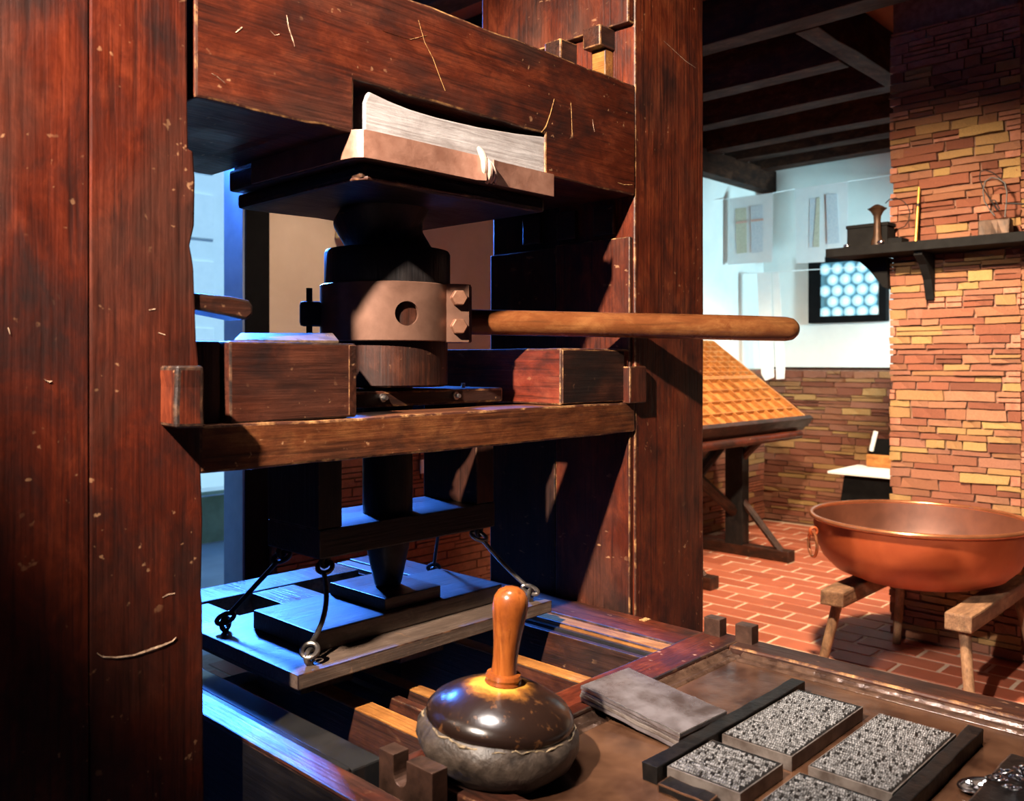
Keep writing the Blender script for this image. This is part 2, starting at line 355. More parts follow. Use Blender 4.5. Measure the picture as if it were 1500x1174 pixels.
def ribbon(pts, normal, width, proud=0.0015):
    """a shallow raised scar on a surface, tapering at both ends"""
    bm = bmesh.new(); nrm = Vector(normal); L = len(pts); rows = []
    for i, p in enumerate(pts):
        p = Vector(p); t = (Vector(pts[min(i+1, L-1)])-Vector(pts[max(i-1, 0)])).normalized(); s = t.cross(nrm).normalized()
        wd = width*(0.25+0.75*math.sin(math.pi*(i+0.5)/L))*random.uniform(0.6, 1.2)
        rows.append((bm.verts.new(p-s*wd), bm.verts.new(p+nrm*proud), bm.verts.new(p+s*wd)))
    for A, B in zip(rows, rows[1:]):
        bm.faces.new((A[0], A[1], B[1], B[0])); bm.faces.new((A[1], A[2], B[2], B[1]))
    return bm

# ================================================================== THE ROOM
EX, NY = 6.76, 2.73            # east wall (x) and north wall (y)
CEIL = 3.34
floor = struct(obj('floor', box(-4, EX, -3.6, NY+0.14, -0.1, 0.0015, 0), 'mortar'))
struct(obj('ceiling', box(-4, EX, -3.6, NY+0.14, CEIL, CEIL+0.1, 0), 'ceiling'))
wall_e = struct(obj('wall_east', box(EX, EX+0.15, -3.6, NY+0.14, 0, CEIL, 0), 'plaster'))
wall_n = struct(obj('wall_north', box(1.66, EX, NY, NY+0.14, 0, CEIL, 0), ['cream']))
struct(obj('wall_north_pier', box(-4, 1.2, NY, NY+0.14, 0, CEIL, 0), 'cream'))  # unseen wall piece, widened to narrow the opening and cut courtyard light
struct(obj('wall_north_header', box(1.2, 1.66, NY, NY+0.14, 2.95, CEIL, 0), 'cream'))
struct(obj('wall_south', box(-4, EX, -3.75, -3.6, 0, CEIL, 0), 'dark_wall'))
struct(obj('wall_west', box(-4.15, -4, -3.6, NY+0.14, 0, CEIL, 0), 'dark_wall'))
# white plaster skin on the far half of the north wall
struct(obj('wall_north_plaster', box(4.1, EX, NY-0.012, NY, 1.36, CEIL, 0), 'plaster'))
# door jamb timber beside the opening
p0 = hy(357, 500, NY); p1 = hy(392, 500, NY)
struct(obj('trim_1', box(p0.x, p1.x, NY-0.02, NY+0.16, 0, 2.95, 0.004), ['black', 'black']))
struct(obj('trim_2', box(p0.x-0.012, p0.x-.0005, NY-.01, NY+0.17, 0, 2.95, 0.001), ['jamb', 'jamb']))
struct(obj('trim_3', box(4.1, EX, NY-0.14, NY-0.014, 2.93, 3.12, 0.005), ['beam_x', 'beam_x']))
struct(obj('trim_4', box(EX-0.012, EX, 0.2, NY-0.014, 1.352, 1.372, 0), ['beam', 'beam']))

# floor bricks
def brick_mesh(L, W, H, seed):
    random.seed(seed); bm = box(-L/2, L/2, -W/2, W/2, -H, 0, 0.004, 0, mi=0, segs=1)
    for v in bm.verts: v.co.z += random.uniform(-.0012, .0012)
    me = bpy.data.meshes.new('brick'); bm.to_mesh(me); bm.free(); me.materials.append(M['brick']); return me
bricks = [brick_mesh(0.133, 0.283, 0.02, s) for s in range(5)]
random.seed(3)
cells = []
rx = 1.35; row = 0
while rx < EX-0.1:
    yy = -1.4 - (row % 2)*0.15 - random.uniform(0, .03)
    while yy < NY-0.02:
        cells.append((rx, yy)); yy += 0.300
    rx += 0.150; row += 1
def vis(p):
    r = Vector(p)-CAM; d = r.x*FW[0]+r.y*FW[1]
    if d < 0.3: return None
    u = (r.x*RT[0]+r.y*RT[1])/d*FPX+PX0; v = PY0-r.z/d*FPX
    return (u, v, d)
near = []; rest = []
for c in cells:
    q = vis((c[0], c[1], 0))
    if q and 1000 < q[0] < 1560 and 740 < q[1] < 1080 and not (q[0] > 1320 and c[0] > 4.05): near.append((q[2], c))
    else: rest.append(c)
near.sort(); rest += [c for _, c in near[300:]]; near = near[:300]
for _, c in near:
    o = bpy.data.objects.new('brick', random.choice(bricks)); COL.objects.link(o); o.parent = floor
    o.location = Vector((c[0], c[1], random.uniform(0.004, 0.007)))-WL['floor']
bm = bmesh.new()
for c in rest:
    if c[0]+0.07 < EX: box(c[0]-.068, c[0]+.068, c[1]-.144, min(c[1]+.144, NY), -.02, .005, 0, bm=bm)
obj('far_bricks', bm, 'brick', floor, kind='stuff')

# stones
def stone_mesh(seed):
    random.seed(seed); bm = bmesh.new(); bmesh.ops.create_cube(bm, size=1)
    for v in bm.verts:
        v.co.x *= 1; v.co.y += random.uniform(-.03, .03); v.co.z += random.uniform(-.07, .07)
        if v.co.x < 0: v.co.x += random.uniform(-.15, .15)
    bmesh.ops.subdivide_edges(bm, edges=[e for e in bm.edges if abs(e.verts[0].co.y-e.verts[1].co.y) > .5], cuts=2, use_grid_fill=True)
    for v in bm.verts:
        if abs(v.co.y) < .4: v.co.z += random.uniform(-.06, .06); v.co.x += random.uniform(-.12, .12)
    bmesh.ops.recalc_face_normals(bm, faces=bm.faces[:])
    me = bpy.data.meshes.new('stone'); bm.to_mesh(me); bm.free(); me.materials.append(M['stone']); return me
stones = [stone_mesh(100+i) for i in range(12)]
def stone_face(parent, normal, fixed, a0, a1, z0, z1, limit, hmin=.028, hmax=.058, lmin=.08, lmax=.26, depth=.045, seed=1, keep=None):
    """courses of thin stones on the plane x=fixed ('x') or y=fixed ('y'), outward side negative"""
    random.seed(seed); out = []; z = z0
    while z < z1-.01:
        h = min(random.uniform(hmin, hmax), z1-z); a = a0 - random.uniform(0, .1)
        while a < a1-.005:
            L = random.uniform(lmin, lmax); s, e = max(a, a0), min(a+L, a1)
            if e-s > .02:
                if h > .045 and random.random() < .35:
                    k = random.uniform(.4, .6)
                    out.append((s, e, z, z+h*k)); out.append((s, e, z+h*k, z+h))
                else: out.append((s, e, z, z+h))
            a += L
        z += h
    objs = []; extra = []
    out.sort(key=lambda q: -(q[1]-q[0])*(q[3]-q[2]))
    for s, e, b, t in out:
        c = ((s+e)/2, (b+t)/2); d = depth*random.uniform(.75, 1.25)
        ok = keep is None or keep(c[0], c[1])
        (objs if ok and len(objs) < limit else extra).append((c, e-s, t-b, d))
    pl = WL[parent.name]
    for c, L, h, d in objs:
        o = bpy.data.objects.new('stone', random.choice(stones)); COL.objects.link(o); o.parent = parent
        if normal == 'x': o.location = Vector((fixed, c[0], c[1]))-pl; o.scale = (d, L-.007, h-.006)
        else: o.location = Vector((c[0], fixed, c[1]))-pl; o.rotation_euler = (0, 0, math.pi/2); o.scale = (d, L-.007, h-.006)
    if extra:
        bm = bmesh.new()
        for c, L, h, d in extra:
            L -= .007; h -= .006
            if normal == 'x': box(fixed-d/2, fixed+d/2, c[0]-L/2, c[0]+L/2, c[1]-h/2, c[1]+h/2, 0, bm=bm)
            else: box(c[0]-L/2, c[0]+L/2, fixed-d/2, fixed+d/2, c[1]-h/2, c[1]+h/2, 0, bm=bm)
        obj('small_stones', bm, 'stone', parent, kind='stuff')
# stone pillar (chimney) at the right
CXF, CY0, CY1 = 4.07, -0.02, 0.585
pillar = struct(obj('wall_pillar', box(CXF, CXF+0.75, CY0+.02, CY1-.012, 0, CEIL, 0), 'stone_gap'))
stone_face(pillar, 'x', CXF, CY0, CY1, 0.02, 3.1, 300, hmin=.026, hmax=.056, lmin=.07, lmax=.24, seed=5, keep=lambda a, z: z < 2.9)
pillar_side = struct(obj('wall_pillar_side', box(CXF+.01, CXF+0.74, CY0, CY0+.019, 0, CEIL, 0), 'stone_gap'))
stone_face(pillar_side, 'y', CY0, CXF-.012, CXF+.75, 0.02, 3.0, 140, seed=8, lmin=.15, lmax=.4, keep=lambda a, z: a < CXF+.5)
dado_e = struct(obj('wall_east_dado', box(EX-.03, EX-.001, 0.2, NY-.02, 0, 1.35, 0), 'stone_gap'))
stone_face(dado_e, 'x', EX-.03, 0.25, NY-.03, 0.02, 1.345, 300, hmin=.032, hmax=.066, lmin=.10, lmax=.32, seed=11, keep=lambda a, z: a > 1.35)
dado_n = struct(obj('wall_north_dado', box(1.75, EX-.05, NY-.03, NY-.001, 0, 1.35, 0), 'stone_gap'))
stone_face(dado_n, 'y', NY-.03, 1.76, EX-.06, 0.02, 1.345, 150, hmin=.04, hmax=.07, lmin=.2, lmax=.42, seed=12, keep=lambda a, z: a > 4.8)

# ceiling beams
BZ = 3.10
for i, (X, ya, yb) in enumerate([(0.9, -3.5, NY), (1.55, -3.5, NY), (2.22, -3.5, NY), (2.9, -3.5, NY), (3.60, -3.5, NY), (4.31, 0.93, NY-.02), (4.98, -3.5, NY-.02), (5.66, -3.5, NY-.02), (6.12, -3.5, NY-.02), (6.55, -3.5, NY-.02)]):
    tag(obj('ceiling_beam', box(X-.075, X+.075, ya, yb-.01, BZ+random.uniform(-.01, .01), CEIL, .006, .004, .5), ['beam', 'beam']),
        ['ceiling beam over the press near the left post', 'ceiling beam over the press head', 'ceiling beam behind the press head', 'ceiling beam right behind the tall press post',
         'nearest ceiling beam in view, joined by the short trimmer', 'short ceiling beam ending at the trimmer beside the pillar', 'third dark ceiling beam in view, passing behind the pillar',
         'fourth dark ceiling beam in view', 'fifth dark ceiling beam in view, before the white wall', 'last dark ceiling beam, against the white far wall'][i], 'beam', 'ceiling beams')
tag(obj('trimmer_beam', box(3.68, 4.90, 0.80, 0.92, BZ-.005, CEIL, .006, .004, .3), ['beam_x', 'beam_x']), 'short cross beam framing the pillar between two ceiling beams', 'beam')

# window with bull's-eye glass in the east wall
wy0, wy1 = 1.60, 2.26; wz0, wz1 = 1.75, 2.31
win = struct(obj('window_1', box(EX-.055, EX-.002, wy0+.06, wy1-.105, wz0+.055, wz1-.05, 0), 'lead_light'))
for (a, b, c, d) in ((wy0, wy0+.06, wz0, wz1), (wy1-.105, wy1, wz0, wz1), (wy0+.06, wy1-.105, wz0, wz0+.055), (wy0+.06, wy1-.105, wz1-.05, wz1)):
    obj('window_frame', box(EX-.075, EX-.001, a, b, c, d, .004), ['black', 'black'], win)
bull = lathe([(0, .020), (.012, .019), (.022, .012), (.040, .010), (.052, .014), (.057, .008), (.058, 0)], 20, mtx=Matrix.Rotation(-math.pi/2, 4, 'Y'))
bme = bpy.data.meshes.new('pane'); bmesh.ops.recalc_face_normals(bull, faces=bull.faces[:]); bull.to_mesh(bme); bull.free(); bme.materials.append(M['glass'])
for p in bme.polygons: p.use_smooth = True
r = 0; z = wz0+.055+.03
while z < wz1-.05:
    y = wy0+.06+.058*(1 if r % 2 else .35)+.01
    while y < wy1-.105-.02:
        o = bpy.data.objects.new('pane', bme); COL.objects.link(o); o.parent = win; o.location = Vector((EX-.056, y, z))-WL['window_1']; y += .106
    z += .092; r += 1

# outside the opening: courtyard
struct(obj('floor_courtyard', box(-4, 9, NY+.14, 9, -.1, 0, 0), 'paving'))
ec = struct(obj('wall_courtyard', box(-5, 10, 8.2, 8.4, 0, 4.2, 0), 'courtyard'))
for k in range(8):
    zz = 1.3+(k % 4)*.75; a = hy(291, 300, 8.2).x
    box_x = a-.18-(k//4)*.75
    obj('window', box(box_x, box_x+.35, 8.17, 8.2, zz, zz+.5, .01), ['paper', 'paper'], ec)
tag(obj('parapet', box(1.2, 6, 5.3, 5.5, 0, .38, .01), ['parapet', 'paving']), 'low mossy parapet wall outside the opening', 'parapet')
t = thing('garden_table', (3.1, 6.3, 0), 'outdoor table with pale top beyond the parapet', 'table')
obj('table_top', box(2.5, 3.7, 6.0, 6.6, .78, .83, .006), ['paving', 'paving'], t)
for a in (2.6, 3.6):
    for b in (6.06, 6.54): obj('leg', box(a-.03, a+.03, b-.03, b+.03, 0, .78, .004), ['stand_z', 'stand_z'], t)

# ================================================================== THE PRESS
press = thing('printing_press', (0.5, 0.2, 0), 'huge old red oak hand printing press with screw, bar and hanging platen', 'printing press')
AXX, AXY = 0.5125, 0.222
# left cheek: two planks with a worn inner edge
edge = [(274, -330), (274, 0), (275, 140), (276, 218), (284, 222), (285.5, 262), (284.5, 330), (279, 360), (282, 380), (284, 395), (285, 430), (288, 500), (291, 540), (293, 600), (294, 660), (297, 760), (295, 870), (297, 885), (297, 1000), (299, 1174)]
pts = [(hy(x, y, 0).x+random.uniform(-.0008, .0008), hy(x, y, 0).z) for x, y in edge]
pts.append((pts[-1][0], 0)); xs = -.134
post_l = obj('cheek', prism([(xs+.0015, 0)] + [(xs+.0012, pts[0][1])] + pts, 'y', 0, .444, .0025, 0), ['deep_z', 'worn_d'], press)
obj('plank', box(-.285, xs-.0004, .0006, .444, 0, pts[0][1], .0015, .0004, .3, mi=0), ['deep_z', 'worn_d'], post_l)
S = [hy(x, y, 0) for x, y in ((141, 957), (150, 963), (170, 964), (195, 961), (220, 953), (240, 946), (252, 940), (258, 934))]
obj('gouge', ribbon(S, (0, -1, 0), .0022, .0015), 'splinter', post_l)
for seq, wd in ((((238, 876), (246, 872), (256, 870)), .0035), (((64, 556), (72, 560), (76, 559)), .002), 
                (((232, 488), (242, 491)), .0022), (((12, 480), (15, 490)), .002), (((218, 455), (228, 453)), .003)):
    q = [hy(*a, 0) for a in seq]; q = [q[0].lerp(q[1], .5)] + q if len(q) == 2 else q
    obj('nick', ribbon(q if len(q) > 2 else q, (0, -1, 0), wd*.45, .0006), 'splinter', post_l)
# keys and pegs of the left cheek
a, b = hy(258, 537, -.045), hy(300, 626, -.045)
obj('wedge_key', box(a.x, b.x, -.045, .02, b.z, a.z, .006, .0012, .03, segs=3), ['oak_z', 'worn_d'], press)
a, b = hy(270, 428, .03), hy(358, 470, .03)
obj('peg', prism([(a.x, a.z-.002), (a.x+.055, a.z-.004), (b.x-.006, a.z-.008), (b.x, a.z-.016), (b.x, b.z+.008), (b.x-.01, b.z), (a.x+.055, b.z+.004), (a.x, b.z+.012)], 'y', .005, .06, .004), ['dark_x', 'worn_d'], press)
# right cheek
RX = 1.025
post_r = obj('cheek', box(RX, 1.304, 0, .222, 0, 2.6, .0035, .0012, .2), ['post_z', 'worn'], press)
obj('plank', box(RX+.001, 1.304, .2235, .444, 0, 2.6, .004, .001, .3), ['dark_z', 'worn_d'], post_r)
obj('lining_board', box(RX-.013, RX, .006, .221, .2, 1.695, .003, .001, .15), ['oak_z', 'worn'], post_r)
obj('lining_board', box(RX-.011, RX, .224, .442, .2, 1.69, .003, .001, .15), ['dark_z', 'worn_d'], post_r)
obj('lining_board', box(RX-.022, RX, .003, .46, 2.165, 2.6, .004, .001, .15), ['oak_z', 'worn'], post_r)
for yy in (.08, .19, .30):
    obj('tenon_end', box(RX-.014, RX, yy-.028, yy+.028, 1.705, 1.772, .003), ['dark_y', 'worn_d'], post_r)
obj('peg', box(RX-.055, RX, .055, .105, 2.118, 2.165, .004), ['dark_x', 'worn'], post_r)
obj('peg', box(RX-.03, RX, .06, .10, 2.03, 2.118, .003), ['amber_y', 'worn'], post_r)
obj('peg', box(RX-.06, RX, .165, .215, 2.11, 2.16, .004), ['dark_x', 'worn'], post_r)
a, b = hy(922, 537, -.012), hy(946, 590, -.012)
obj('wedge_key', box(a.x, b.x, -.014, .03, b.z, a.z, .003), ['oak_z', 'worn'], press)
for seq, wd in ((((1000, 345), (996, 352)), .001), (((972, 60), (1005, 90), (1020, 100)), .001)):
    q = [hy(*s_, 0) for s_ in seq]
    if len(q) > 2: obj('nick', ribbon(q, (0, -1, 0), wd, .001), 'splinter', post_r)
# head beam with the notch for the nut
nz = 1.867
def jag(p, q, n, amp=.0018):
    return [(p[0]+(q[0]-p[0])*i/n+random.uniform(-amp, amp)*(0 < i < n)*(abs(q[1]-p[1]) > .05), p[1]+(q[1]-p[1])*i/n+random.uniform(-amp, amp)*(0 < i < n)) for i in range(n)]
o0, o1, o2, o3, o4, o5, o6, o7 = (.006, 1.782), (.27, 1.782), (.27, nz), (.727, nz), (.727, 1.785), (RX-.001, 1.785), (RX-.001, 2.028), (.006, 2.03)
outl = jag(o0, o1, 9, .002) + jag(o1, o2, 2, .001) + jag(o2, o3, 8) + jag(o3, o4, 2, .001) + jag(o4, o5, 6) + jag(o5, o6, 2, .001) + jag(o6, o7, 24, .002) + [o7]
head = obj('head_beam', prism(outl, 'y', .0, .46, .0035), ['oak_x', 'worn'], press)
for seq, wd, mm in ((((613, 30), (622, 62), (634, 85), (645, 115), (652, 133)), .001, 'ochre'), (((812, 145), (806, 168), (800, 186), (793, 194)), .0042, 'ochre'),
                    (((560, 45), (600, 58), (625, 52)), .0007, 'ochre'), (((420, 22), (423, 40), (432, 68)), .0025, 'splinter'), (((396, 45), (403, 52), (410, 50)), .0012, 'splinter'), (((345, 48), (352, 43), (355, 40)), .003, 'splinter'),
                    (((310, 108), (318, 112), (330, 122)), .0014, 'splinter'), (((836, 150), (837, 165), (838, 200)), .0006, 'ochre'), (((868, 175), (869, 185), (871, 193)), .0018, 'splinter'), (((905, 268), (915, 271), (926, 271)), .0035, 'ochre')):
    obj('scratch', ribbon([hy(*s_, 0) for s_ in seq], (0, -1, 0), wd*.5, .0006), mm, head)
# nut: fresh pale block in the notch, strap, plate beneath
top = [hy(x, y, .004) for x, y in ((534, 150), (541, 134), (570, 148), (600, 160), (640, 172), (700, 186), (760, 196), (803, 201))]
right = hy(806, 258, .004)
obj('nut_block', prism([(top[0].x, 1.752)] + [(p.x, p.z) for p in top] + [(right.x, 1.752)], 'y', .004, .42, .003, 1), ['pale_x', 'pale_x'], press)
obj('nut_plate', box(.272, .727, -.012, .40, 1.742, 1.782, .006), ['dark_x', 'worn_d'], press)
obj('nut_plate', box(.292, .735, .008, .405, 1.714, 1.742, .008, .002, .1), ['black_x', 'worn_d'], press)
obj('moulding', tube([(.294, .20, 1.717), (.294, .03, 1.717), (.302, .009, 1.717), (.42, .007, 1.7175), (.535, .007, 1.718)], [.0015, .003, .0038, .0034, .0012], 8), 'worn', press, True)  # thin pale ridge paints the highlight along the plate's lower edge
sp = []
for (x, y) in ((.262, .30), (.262, .1), (.262, .02), (.2655, -.005), (.276, -.0175), (.295, -.02), (.35, -.021), (.45, -.021), (.520, -.021), (.535, -.030)): sp.append((x, y))
def strap(path, z0, z1, thick):
    bm = bmesh.new(); rows = []
    for i, (x, y) in enumerate(path):
        a = Vector(path[max(i-1, 0)]); b = Vector(path[min(i+1, len(path)-1)]); t = (b-a).normalized(); n = Vector((-t.y, t.x))*thick
        rows.append([bm.verts.new((x, y, z0)), bm.verts.new((x, y, z1)), bm.verts.new((x+n.x, y+n.y, z1)), bm.verts.new((x+n.x, y+n.y, z0))])
    for A, B in zip(rows, rows[1:]):
        for k in range(4): bm.faces.new((A[k], A[(k+1) % 4], B[(k+1) % 4], B[k]))
    bm.faces.new(rows[0]); bm.faces.new(rows[-1][::-1]); return bm
st = obj('strap', strap(sp, 1.742, 1.786, .004), 'leather', press, True)
obj('strap', strap([(.56, -.024), (.575, -.021), (.65, -.0205), (.728, -.0205)], 1.741, 1.784, .004), 'leather', press, True)
for k, (x, hw, zc, pr) in enumerate(((.530, .006, 1.775, .012), (.541, .0055, 1.765, .016), (.551, .005, 1.763, .014), (.559, .0045, 1.758, .010))):
    z0, z1 = zc-.028+.004*k, zc+.026-.004*k
    obj('fold', tube(bez((x-.004, -.018, z1), (x, -.02-pr*1.6, (z0+z1)/2), (x+.006, -.018, z0), 8), [hw*.5, hw*.9, hw, hw, hw, hw, hw, hw*.9, hw*.6], 8), 'leather_pale', st, True)
# screw: coarse helical thread
bm = bmesh.new(); rows = []; n, zN = 48, 26
for i in range(zN+1):
    z = 1.632+(1.716-1.632)*i/zN; row = []
    for k in range(n):
        th = 2*math.pi*k/n; ph = th-2*math.pi*(z-1.632)/.15+2.9
        c = math.cos(ph); rr = .0835+.022*(1-abs(((ph/(2*math.pi)) % 1)*2-1)*2)
        rr = max(.068, rr) * (1-.12*(i < 2)); row.append(bm.verts.new((AXX+rr*math.cos(th), AXY+rr*math.sin(th), z)))
    rows.append(row)
for A, B in zip(rows, rows[1:]):
    for k in range(n): bm.faces.new((A[k], A[(k+1) % n], B[(k+1) % n], B[k]))
bm.faces.new(rows[0][::-1]); bm.faces.new(rows[-1])
obj('screw', bm, 'dark_z', press, True)
AXM = Matrix.Translation((AXX, AXY, 0))
obj('screw_drum', lathe([(.105, 1.628), (.119, 1.634), (.122, 1.628), (.122, 1.565), (.120, 1.56)][::-1] + [(.0, 1.634)], 56, mtx=AXM), 'black_z', press, True)
dr = lathe([(.110, 1.372), (.117, 1.376), (.117, 1.46), (.119, 1.565)], 56, mtx=AXM)
obj('screw_drum', dr, 'dark_z', press, True)
# clamp ring with a round hole
def boolean(o, bm):
    me = bpy.data.meshes.new('cut'); bm.to_mesh(me); bm.free(); c = bpy.data.objects.new('cut', me); COL.objects.link(c)
    md = o.modifiers.new('b', 'BOOLEAN'); md.object = c; md.operation = 'DIFFERENCE'; md.solver = 'EXACT'
    bpy.context.view_layer.update(); dg = bpy.context.evaluated_depsgraph_get()
    nm = bpy.data.meshes.new_from_object(o.evaluated_get(dg)); o.modifiers.clear(); o.data = nm
    bpy.data.objects.remove(c); bpy.data.meshes.remove(me)
rg = bmesh.new(); pr = [(.1195, 1.458), (.1285, 1.458), (.130, 1.4595), (.130, 1.5655), (.1285, 1.567), (.1195, 1.567)]
n = 72; rings = [[rg.verts.new((AXX+r_*math.cos(2*math.pi*k/n), AXY+r_*math.sin(2*math.pi*k/n), z_)) for k in range(n)] for r_, z_ in pr]
for i in range(6):
    A, B = rings[i], rings[(i+1) % 6]
    for k in range(n): rg.faces.new((A[k], A[(k+1) % n], B[(k+1) % n], B[k]))
ring = obj('clamp_ring', rg, ['ring'], press, True)
hd = (hy(597, 459, .10)-Vector((AXX, AXY, 0))); hp = Vector((hd.x, hd.y)).normalized(); hzv = 1.42+(530-459)*1.60/FPX
cut = bmesh.new(); bmesh.ops.create_cone(cut, cap_ends=True, segments=28, radius1=.0225, radius2=.0225, depth=.1)
bmesh.ops.transform(cut, matrix=Matrix.Translation((AXX+hp.x*.12, AXY+hp.y*.12, hzv)) @ Vector((hp.x, hp.y, 0)).to_track_quat('Z', 'Y').to_matrix().to_4x4(), verts=cut.verts[:])
boolean(ring, cut)
D = Vector((.875, -.484, 0)); E = Vector((-.484, -.875, 0))
def local(r, s, z): return Vector((AXX, AXY, 0))+D*r+E*s+Vector((0, 0, z))
def obox(r0, r1, s0, s1, z0, z1, bev=.0015):
    bm = box(r0, r1, s0, s1, z0, z1, bev)
    for v in bm.verts: v.co = local(*v.co)
    return bm
lug = obj('clamp_lug', obox(.096, .142, .072, .086, 1.457, 1.568), ['ring', 'bolt'], press)
obj('clamp_plate', obox(.098, .150, .056, .0695, 1.456, 1.569), ['bolt', 'bolt'], lug)
obj('clamp_plate', obox(.096, .156, -.03, .0535, 1.458, 1.567), ['ring', 'bolt'], lug)
for zz in (1.541, 1.487):
    bm = bmesh.new(); bmesh.ops.create_cone(bm, cap_ends=True, segments=6, radius1=.0165, radius2=.0155, depth=.016)
    bmesh.ops.transform(bm, matrix=Matrix.Translation(local(.120, .094, zz)) @ E.to_track_quat('Z', 'X').to_matrix().to_4x4(), verts=bm.verts[:])
    obj('bolt', bevel_sharp(bm, .0015, 1, 0), 'bolt', lug)
bl = obj('clamp_lug', obox(-.168, -.118, -.012, .012, 1.487, 1.535, .008), ['iron', 'iron'], press)
obj('bolt', tube([local(-.15, 0, 1.462), local(-.15, 0, 1.56)], .006, 10), 'iron_black', bl)
# bar
bp = [local(.10, 0, 1.5), local(.2, 0, 1.4995), local(.5, 0, 1.4975), local(.70, 0, 1.496), local(.80, 0, 1.4950), local(.90, 0, 1.4938), local(.917, 0, 1.4936), local(.928, 0, 1.4934), local(.934, 0, 1.4933)]
pb = obj('press_bar', tube(bp, [.0255, .0255, .0265, .0275, .028, .0275, .025, .017, .006], 28), 'bar', press, True)
RB = Matrix.Rotation(math.atan2(D.y, D.x), 4, 'Z'); pb.data.transform(RB.inverted()); pb.rotation_euler = (0, 0, math.atan2(D.y, D.x))
# till: front and back rails, side blocks
obj('till_rail', box(.012, RX-.002, .0, .115, 1.265, 1.331, .004, .0012, .06), ['rail_x', 'worn'], press)
obj('till_rail', box(.012, RX-.002, .36, .44, 1.265, 1.331, .004, .001, .1), ['black_x', 'worn_k'], press)
blk = obj('till_block', box(.062, .280, .008, .30, 1.332, 1.449, .003, .0008, .05), ['till_x', 'worn_d'], press)
obj('end_grain', box(.2655, .2795, .0065, .012, 1.335, 1.446, .001), ['dark_y', 'worn'], blk)
obj('till_block', box(.022, .059, .03, .30, 1.332, 1.449, .003), ['dark_z', 'worn_d'], press)
blk = obj('till_block', box(.782, 1.012, .008, .40, 1.332, 1.447, .004, .0008, .05), ['red_y', 'worn'], press)
obj('front_board', box(.784, .990, .004, .010, 1.335, 1.444, .0015), ['dark_x', 'worn'], blk)
bm = bmesh.new(); fl, fr, bl2, br2 = hy(343, 499, .02), hy(496, 500, .02), hy(353, 488, .135), hy(487, 488, .135)
lowz = [Vector((p.x, p.y, 1.4495)) for p in (fl, fr, br2, bl2)]; topz = [fl+Vector((0, 0, .001)), fr+Vector((0, 0, .001)), br2, bl2]
vb0 = [bm.verts.new(p) for p in lowz]; vt0 = [bm.verts.new(p) for p in topz]
bm.faces.new(vb0[::-1]); bm.faces.new(vt0)
for i in range(4): bm.faces.new((vb0[i], vb0[(i+1) % 4], vt0[(i+1) % 4], vt0[i]))
obj('bevelled_board', bm, 'plank_y', press)
# hose frame carrying the platen
HX0, HX1, HY0, HY1 = .31, .742, .155, .325
hose = obj('hose_frame', box(HX0, HX1, HY0, HY1, 1.075, 1.126, .003), ['black_x', 'worn_k'], press)
obj('upright', box(HX0, HX0+.05, HY0+.003, HY1, 1.126, 1.336, .003), ['black_z', 'worn_d'], hose)
obj('upright', box(HX1-.05, HX1, HY0+.003, HY1, 1.126, 1.336, .003), ['dark_z', 'worn_d'], hose)
tb = obj('top_board', box(HX0-.015, HX1+.012, HY0-.012, HY1, 1.336, 1.366, .005), ['dark_x', 'worn'], hose)
for (px, py) in ((560, 583), (667, 580)):
    q = hy(px, py, HY0-.012)
    bm = tube([q+Vector((0, .004, 0)), q+Vector((0, -.004, 0)), q+Vector((0, -.0041, 0)), q+Vector((0, -.013, 0))], [.008, .008, .0045, .004], 14)
    obj('bolt', bm, 'steel', hose)
for (xx, yy) in ((.675, .18), (.36, .18)): obj('stud', tube([(xx, yy, 1.364), (xx, yy, 1.376)], .004, 10), 'steel', hose)
obj('spindle', lathe([(.0485, 1.10), (.0485, 1.372), (.060, 1.374)], 40, mtx=AXM), 'black_z', press, True)
obj('spindle_toe', lathe([(.0, .982), (.020, .982), (.025, .985), (.027, .990), (.041, 1.055), (.043, 1.078)], 36, mtx=AXM), 'iron_black', press, True)
# platen
PZ = .925
pl = obj('platen', box(.205, .812, .058, .428, PZ-.024, PZ, .002, .0005, .08), ['platen_w', 'worn_d'], press)
obj('platen_block', box(.283, .738, .13, .33, PZ, PZ+.035, .003), ['platen_w', 'worn_d'], pl)
obj('platen_boss', box(.445, .582, .145, .32, PZ+.035, PZ+.058, .002), ['platen_w', 'worn_k'], pl)
# hooks: hose corners to platen corners
def hook(top, bot, sway, mid_r=.0045, m='iron'):
    top, bot = Vector(top), Vector(bot); bm = bmesh.new()
    side = Vector((RT[0], RT[1], 0)); e1 = top+Vector((0, 0, -.020)); e2 = bot+Vector((0, 0, .024)); ax = (e2-e1).normalized()
    q0 = e1+ax*.013; q1 = e2-ax*.013
    tube(bez(q0, (q0+q1)/2+Vector(sway), q1, 12), [mid_r]*13, 10, bm)
    tube(circle_pts(e1, .013, side, ax, 20), .0045, 8, bm, True); tube(circle_pts(e2, .013, side, ax, 20), .0045, 8, bm, True)
    o = obj('platen_hook', bm, m, press, True)
    bm = tube(circle_pts(top+Vector((0, 0, -.010)), .009, (side+Vector((FW[0], FW[1], 0))*2.0), (0, 0, 1), 16), .0048, 8, closed=True)
    tube([top+Vector((0, 0, .004)), top+Vector((0, 0, -.004))], .006, 10, bm); obj('staple', bm, 'iron_black', o, True)
    bm = tube(circle_pts(bot+Vector((0, 0, .014)), .010, (side*.4+Vector((FW[0], FW[1], 0))), (0, 0, 1), 16), .0048, 8, closed=True)
    tube([bot+Vector((0, 0, .008)), bot-Vector((0, 0, .004))], .0065, 10, bm); obj('staple', bm, m, o, True)
hook((.325, .30, 1.076), (.2395, .352, PZ), (.0, .0, 0))
hook((.335, .175, 1.076), (.2457, .087, PZ), (.026, -.006, -.014), m='worn_iron')
